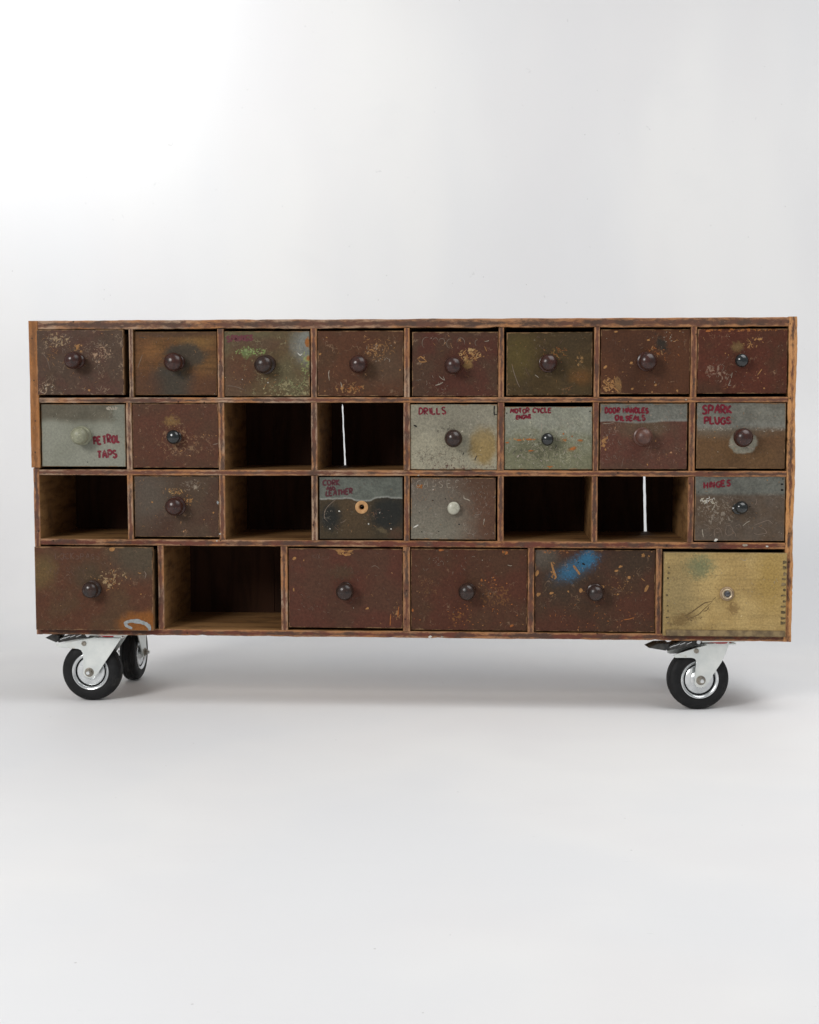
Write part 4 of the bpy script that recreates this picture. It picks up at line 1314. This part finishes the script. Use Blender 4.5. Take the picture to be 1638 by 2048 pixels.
# dovetails and worn lower lip of the yellow crate front
M_DOVE = speckled('dark_dovetail_end_grain', (.060, .044, .026), (.17, .125, .06), 120, .8, spec=.2)
M_LIP = speckled('crate_lip_wood', (.26, .19, .095), (.13, .092, .052), 60, .75, spec=.25)
w, h = D['d6']['w'], D['d6']['h']
rr = random.Random(4)
for side in (0, 1):
    for k in range(13):
        zc = h * (0.955 - 0.066 * k) + rr.uniform(-.0012, .0012)
        if (not side and k < 2) or rr.random() < .06:
            continue
        hh_ = rr.uniform(.0022, .0042) if side else rr.uniform(.0016, .0030)
        ww_ = rr.uniform(.0055, .0105) if side else rr.uniform(.0030, .0062)
        xa = (w - 0.0012 - ww_ if side else rr.uniform(.006, .009))
        bm = bmesh.new()
        j = [rr.uniform(.5, 1.1) for _ in range(6)]
        add_prism(bm, [(xa, zc - hh_ * j[0]), (xa + ww_ * .5, zc - hh_ * j[1]), (xa + ww_, zc - hh_ * .6 * j[2]), (xa + ww_, zc + hh_ * .6 * j[3]),
                       (xa + ww_ * .5, zc + hh_ * j[4]), (xa, zc + hh_ * j[5])], -0.0005, 0.003, 0.0)
        link('dovetail', mesh_from(bm, 'dovetail'), M_DOVE if rr.random() < (.8 if side else .6) else M_LIP, D['d6']['o'])
bm = bmesh.new()
add_box(bm, 0.006, w - 0.002, -0.0045, 0.003, 0.0005, 0.0135, 0, 0.0012)
link('lower_lip', mesh_from(bm, 'lower_lip'), M_LIP, D['d6']['o'])

for key, q in D.items():
    q['st'].build('paint_flecks', q['o'], stuff=True)

def nail(x, z, y, parent, rad=.0017):
    bm = bmesh.new()
    add_lathe(bm, [(0, 0.002), (rad, 0.002), (rad, -0.0003), (rad * .7, -0.0007), (0, -0.0007)], 12)
    link('nail', mesh_from(bm, 'nail'), M_NAIL, parent, P(x, y, z))


M_NAIL = speckled('rusty_nail_head', (.045, .03, .022), (.09, .045, .02), 200, .6, .4)
for x, z in ((-0.9925, 0.787), (-0.990, 0.698), (-0.9905, 0.545), (-0.9888, 0.612)):
    nail(x, z, -0.0021, cab)
for x in (-0.965, -0.60, -0.39, -0.005, 0.19, 0.575):
    nail(x, 0.815, -0.0002, cab, .0014)
for x in (-0.93, -0.55, -0.3, 0.0, 0.25, 0.52):
    nail(x, 0.159, -0.0002, cab, .0014)

# loose bits of white paint on the carcass edge
st = Strokes(77)
for (x, z, s_, m_) in ((-0.145, 0.1555, .006, M_WHITE), (-0.12, 0.1558, .004, M_PALE), (-0.6, 0.357, .003, M_WHITE), (0.51, 0.354, .007, M_PALE),
                       (0.555, 0.352, .0035, M_WHITE), (-0.593, 0.372, .003, M_WHITE), (0.385, 0.656, .003, M_PALE), (-0.17, .498, .003, M_PALE)):
    st.chip(x - OFF.x, z - OFF.z, s_, m_, 1.8, 0.1)
o = st.build('paint_flecks', cab, stuff=True)
o.location = (0, -0.0012 - OFF.y, 0)


# ------------------------------------------------------------------ castors
def castor_meshes(cheek, reach=0.0):
    ax, az, R = -0.043, 0.0653, 0.0653
    out = {}
    # fork: two stamped cheeks joined by a crown
    cheek = [(x / 1000 + ax, z / 1000 + az) for x, z in cheek]
    bm = bmesh.new()
    add_prism(bm, cheek, -0.0262, -0.0236, 0.0008)
    add_prism(bm, cheek, 0.0236, 0.0262, 0.0008)
    add_prism(bm, [(-0.032, 0.1405), (0.032, 0.1405), (0.032, 0.1432), (-0.032, 0.1432)], -0.0262, 0.0262, 0.0006)
    add_box(bm, -0.046, 0.046, -0.042, 0.042, 0.1490, 0.1518, 0, 0.0006)
    out['fork'] = mesh_from(bm, 'castor')
    # tyre
    bm = bmesh.new()
    hw = 0.0185
    prof = [(0.0385, -hw + .002), (0.044, -hw), (0.0545, -hw + 0.0005), (0.0595, -hw + 0.004), (0.0618, -hw + 0.008), (0.0610, -0.0062), (0.0625, -0.0045), (0.0625, 0.0045),
            (0.0610, 0.0062), (0.0618, hw - 0.008), (0.0595, hw - 0.004), (0.0545, hw - 0.0005), (0.044, hw), (0.0385, hw - .002)]
    add_lathe(bm, [(q * 1.045, t_) for q, t_ in prof], 64, closed=True)
    out['tyre'] = mesh_from(bm, 'tyre')
    # pressed rim: bright lip, dark groove, domed disc
    bm = bmesh.new()
    half = [(0.0392, 0.0165), (0.0388, 0.0192), (0.0372, 0.0198), (0.0345, 0.0186), (0.0325, 0.0160)]
    groove = [(0.0325, 0.0160), (0.0318, 0.0120), (0.0300, 0.0118), (0.0296, 0.0150)]
    disc = [(0.0296, 0.0150), (0.0280, 0.0162), (0.0180, 0.0150), (0.0135, 0.0185), (0.0120, 0.0215), (0.004, 0.0218), (0, 0.0218)]
    for sg in (-1, 1):
        add_lathe(bm, [(a * 1.045, sg * b) for a, b in half], 56, mat=0)
        add_lathe(bm, [(a * 1.045, sg * b) for a, b in groove], 56, mat=1)
        add_lathe(bm, [(a * 1.045, sg * b) for a, b in disc], 56, mat=0)
    bmesh.ops.remove_doubles(bm, verts=bm.verts[:], dist=1e-6)
    out['rim'] = mesh_from(bm, 'rim')
    # pedal: bent dark lever with a turned-up toe
    def rel(pts):
        return [(x / 1000 + ax, z / 1000 + az) for x, z in pts]
    bm = bmesh.new()
    add_prism(bm, rel([(-99 - reach, 73.5 - reach * .3), (-82 - reach * .8, 82 - reach * .3), (-66, 78.5), (-72, 66.0), (-75, 63.5)]), -0.021, 0.021, 0.0010)
    add_prism(bm, rel([(-74, 68.5), (-64, 74), (-40, 83), (14, 83.5), (16, 78), (-30, 70.5), (-70, 62.5)]), -0.0175, 0.0175, 0.0010)
    out['brake_pedal'] = mesh_from(bm, 'brake_pedal')
    bm = bmesh.new()
    for k, (x, z, an) in enumerate(((-60, 74.0, .3), (-50, 77, .35), (-38, 79.5, .2), (-24, 80.5, .1))):
        add_prism(bm, rel([(x - 6, z - 1.6 - 2), (x + 5, z + 1.9 - 1), (x + 5.8, z + 0.9 - 1), (x - 5, z - 3 - 1.4)]), -0.0192 - .0002 * k, -0.0170, 0.0002)
    add_lathe(bm, [(0, -0.0200), (0.0042, -0.0200), (0.0042, -0.0165), (0, -0.0165)], 20, center=(-0.004 + ax, 0, .0805 + az))
    out['pedal_spring'] = mesh_from(bm, 'pedal_spring')
    # dust seal
    bm = bmesh.new()
    add_prism(bm, [(0.029 * math.cos(a), 0.029 * math.sin(a)) for a in [2 * math.pi * k / 40 for k in range(40)]], 0.1433, 0.1489, 0.0012)
    for vtx in bm.verts:
        x, y, z = vtx.co
        vtx.co = (x, z, y)
    out['dust_seal'] = mesh_from(bm, 'dust_seal')
    # axle nut on its washer, and the brake rivet: turned in one piece each, outer cheek at y = -0.0262
    bm = bmesh.new()
    hx = lambda rr: (lambda a: rr / max(math.cos((a + .3) % (math.pi / 3) - math.pi / 6), .1) * .95)
    add_lathe(bm, [(0, -.0262), (0.0100, -.0262), (0.0100, -.0274), (0.0078, -.0280), (hx(.0068), -.0280), (hx(.0070), -.0290), (hx(.0070), -.0322), (hx(.0064), -.0330),
                   (0.0044, -.0328), (0, -.0328)], 48)
    out['axle_nut'] = mesh_from(bm, 'axle_nut')
    bm = bmesh.new()
    add_lathe(bm, [(0, -.0300), (0.0042, -.0300), (0.0042, -.0368), (0.0034, -.0378), (0, -.0380)], 24)
    out['bolt_end'] = mesh_from(bm, 'bolt_end')
    bm = bmesh.new()
    add_lathe(bm, [(0, -.0255), (0.0054, -.0255), (0.0054, -.0275), (0.0046, -.0288), (0.0032, -.0288), (0.0026, -.0274), (0, -.0274)], 24)
    out['brake_rivet'] = mesh_from(bm, 'brake_rivet')
    for k in ('tyre', 'rim', 'axle_nut', 'bolt_end', 'brake_rivet', 'dust_seal'):
        out[k].shade_smooth()
        out[k].set_sharp_from_angle(angle=math.radians(38))
    out['fork'].materials.append(M_ZINC)
    out['tyre'].materials.append(M_RUBBER)
    out['rim'].materials.append(M_ZINC_BRIGHT)
    out['rim'].materials.append(M_GROOVE)
    out['brake_pedal'].materials.append(M_PEDAL)
    out['pedal_spring'].materials.append(M_ZINC_BRIGHT)
    out['dust_seal'].materials.append(M_SEAL)
    out['axle_nut'].materials.append(M_BRASSY)
    out['brake_rivet'].materials.append(M_BRASSY)
    out['bolt_end'].materials.append(M_ZINC_BRIGHT)
    return out


CHEEK_A = [(-73.7, 60), (-40, 66.5), (16.5, 77), (42, 80.5), (74, 80.5), (71, 74), (56, 52.4), (28, 11.6), (17, -5), (9, -11), (0, -12.8), (-9, -10.5),
           (-14, -4), (-13.2, 7.8), (-12.2, 35), (-13.4, 43), (-17, 49), (-24, 51.8), (-63, 53.3), (-70, 55.5)]
CHEEK_B = [(-60, 54.5), (-40, 60.5), (-10, 69.5), (21.5, 77), (38, 80.5), (60, 80.5), (58.5, 71), (53, 57), (44, 38), (29, 16), (18, -4), (10, -13), (1, -16), (-8, -14),
           (-13.2, -7), (-12.6, 8), (-9.6, 38), (-10.2, 44), (-14, 47.6), (-20, 48.4), (-54, 48.8), (-58.5, 50.5)]
CM_A, CM_B = castor_meshes(CHEEK_A), castor_meshes(CHEEK_B, 12.0)


def castor(x, y, rz, label, CM):
    o = link('castor', CM['fork'], None, cab, P(x, y, 0))
    o.rotation_euler = (0, 0, rz)
    o['label'] = label
    for nm in ('tyre', 'rim'):
        c = link(nm, CM[nm], None, o, (-0.043, 0, 0.0653))
        c.rotation_euler = (0, 0.6, 0)
    for nm in ('brake_pedal', 'pedal_spring', 'dust_seal'):
        link(nm, CM[nm], None, o)
    for turn in (0, math.pi):
        link('axle_nut', CM['axle_nut'], None, o, (-0.043, 0, 0.0653)).rotation_euler = (0, 0, turn)
        link('bolt_end', CM['bolt_end'], None, o, (-0.043, 0, 0.0653)).rotation_euler = (0, 0, turn)
        link('brake_rivet', CM['brake_rivet'], None, o, (-0.0537, 0, 0.1283)).rotation_euler = (0, 0, turn)


castor(-0.8467, 0.052, math.radians(-1), 'braked swivel castor at the left front', CM_A)
castor(0.4650, 0.048, math.radians(8), 'braked swivel castor at the right front, pedal turned out', CM_B)
castor(-0.8600, 0.240, math.radians(-91), 'swivel castor at the left rear, turned backwards', CM_A)
castor(0.4560, 0.215, math.radians(-78), 'swivel castor at the right rear', CM_B)
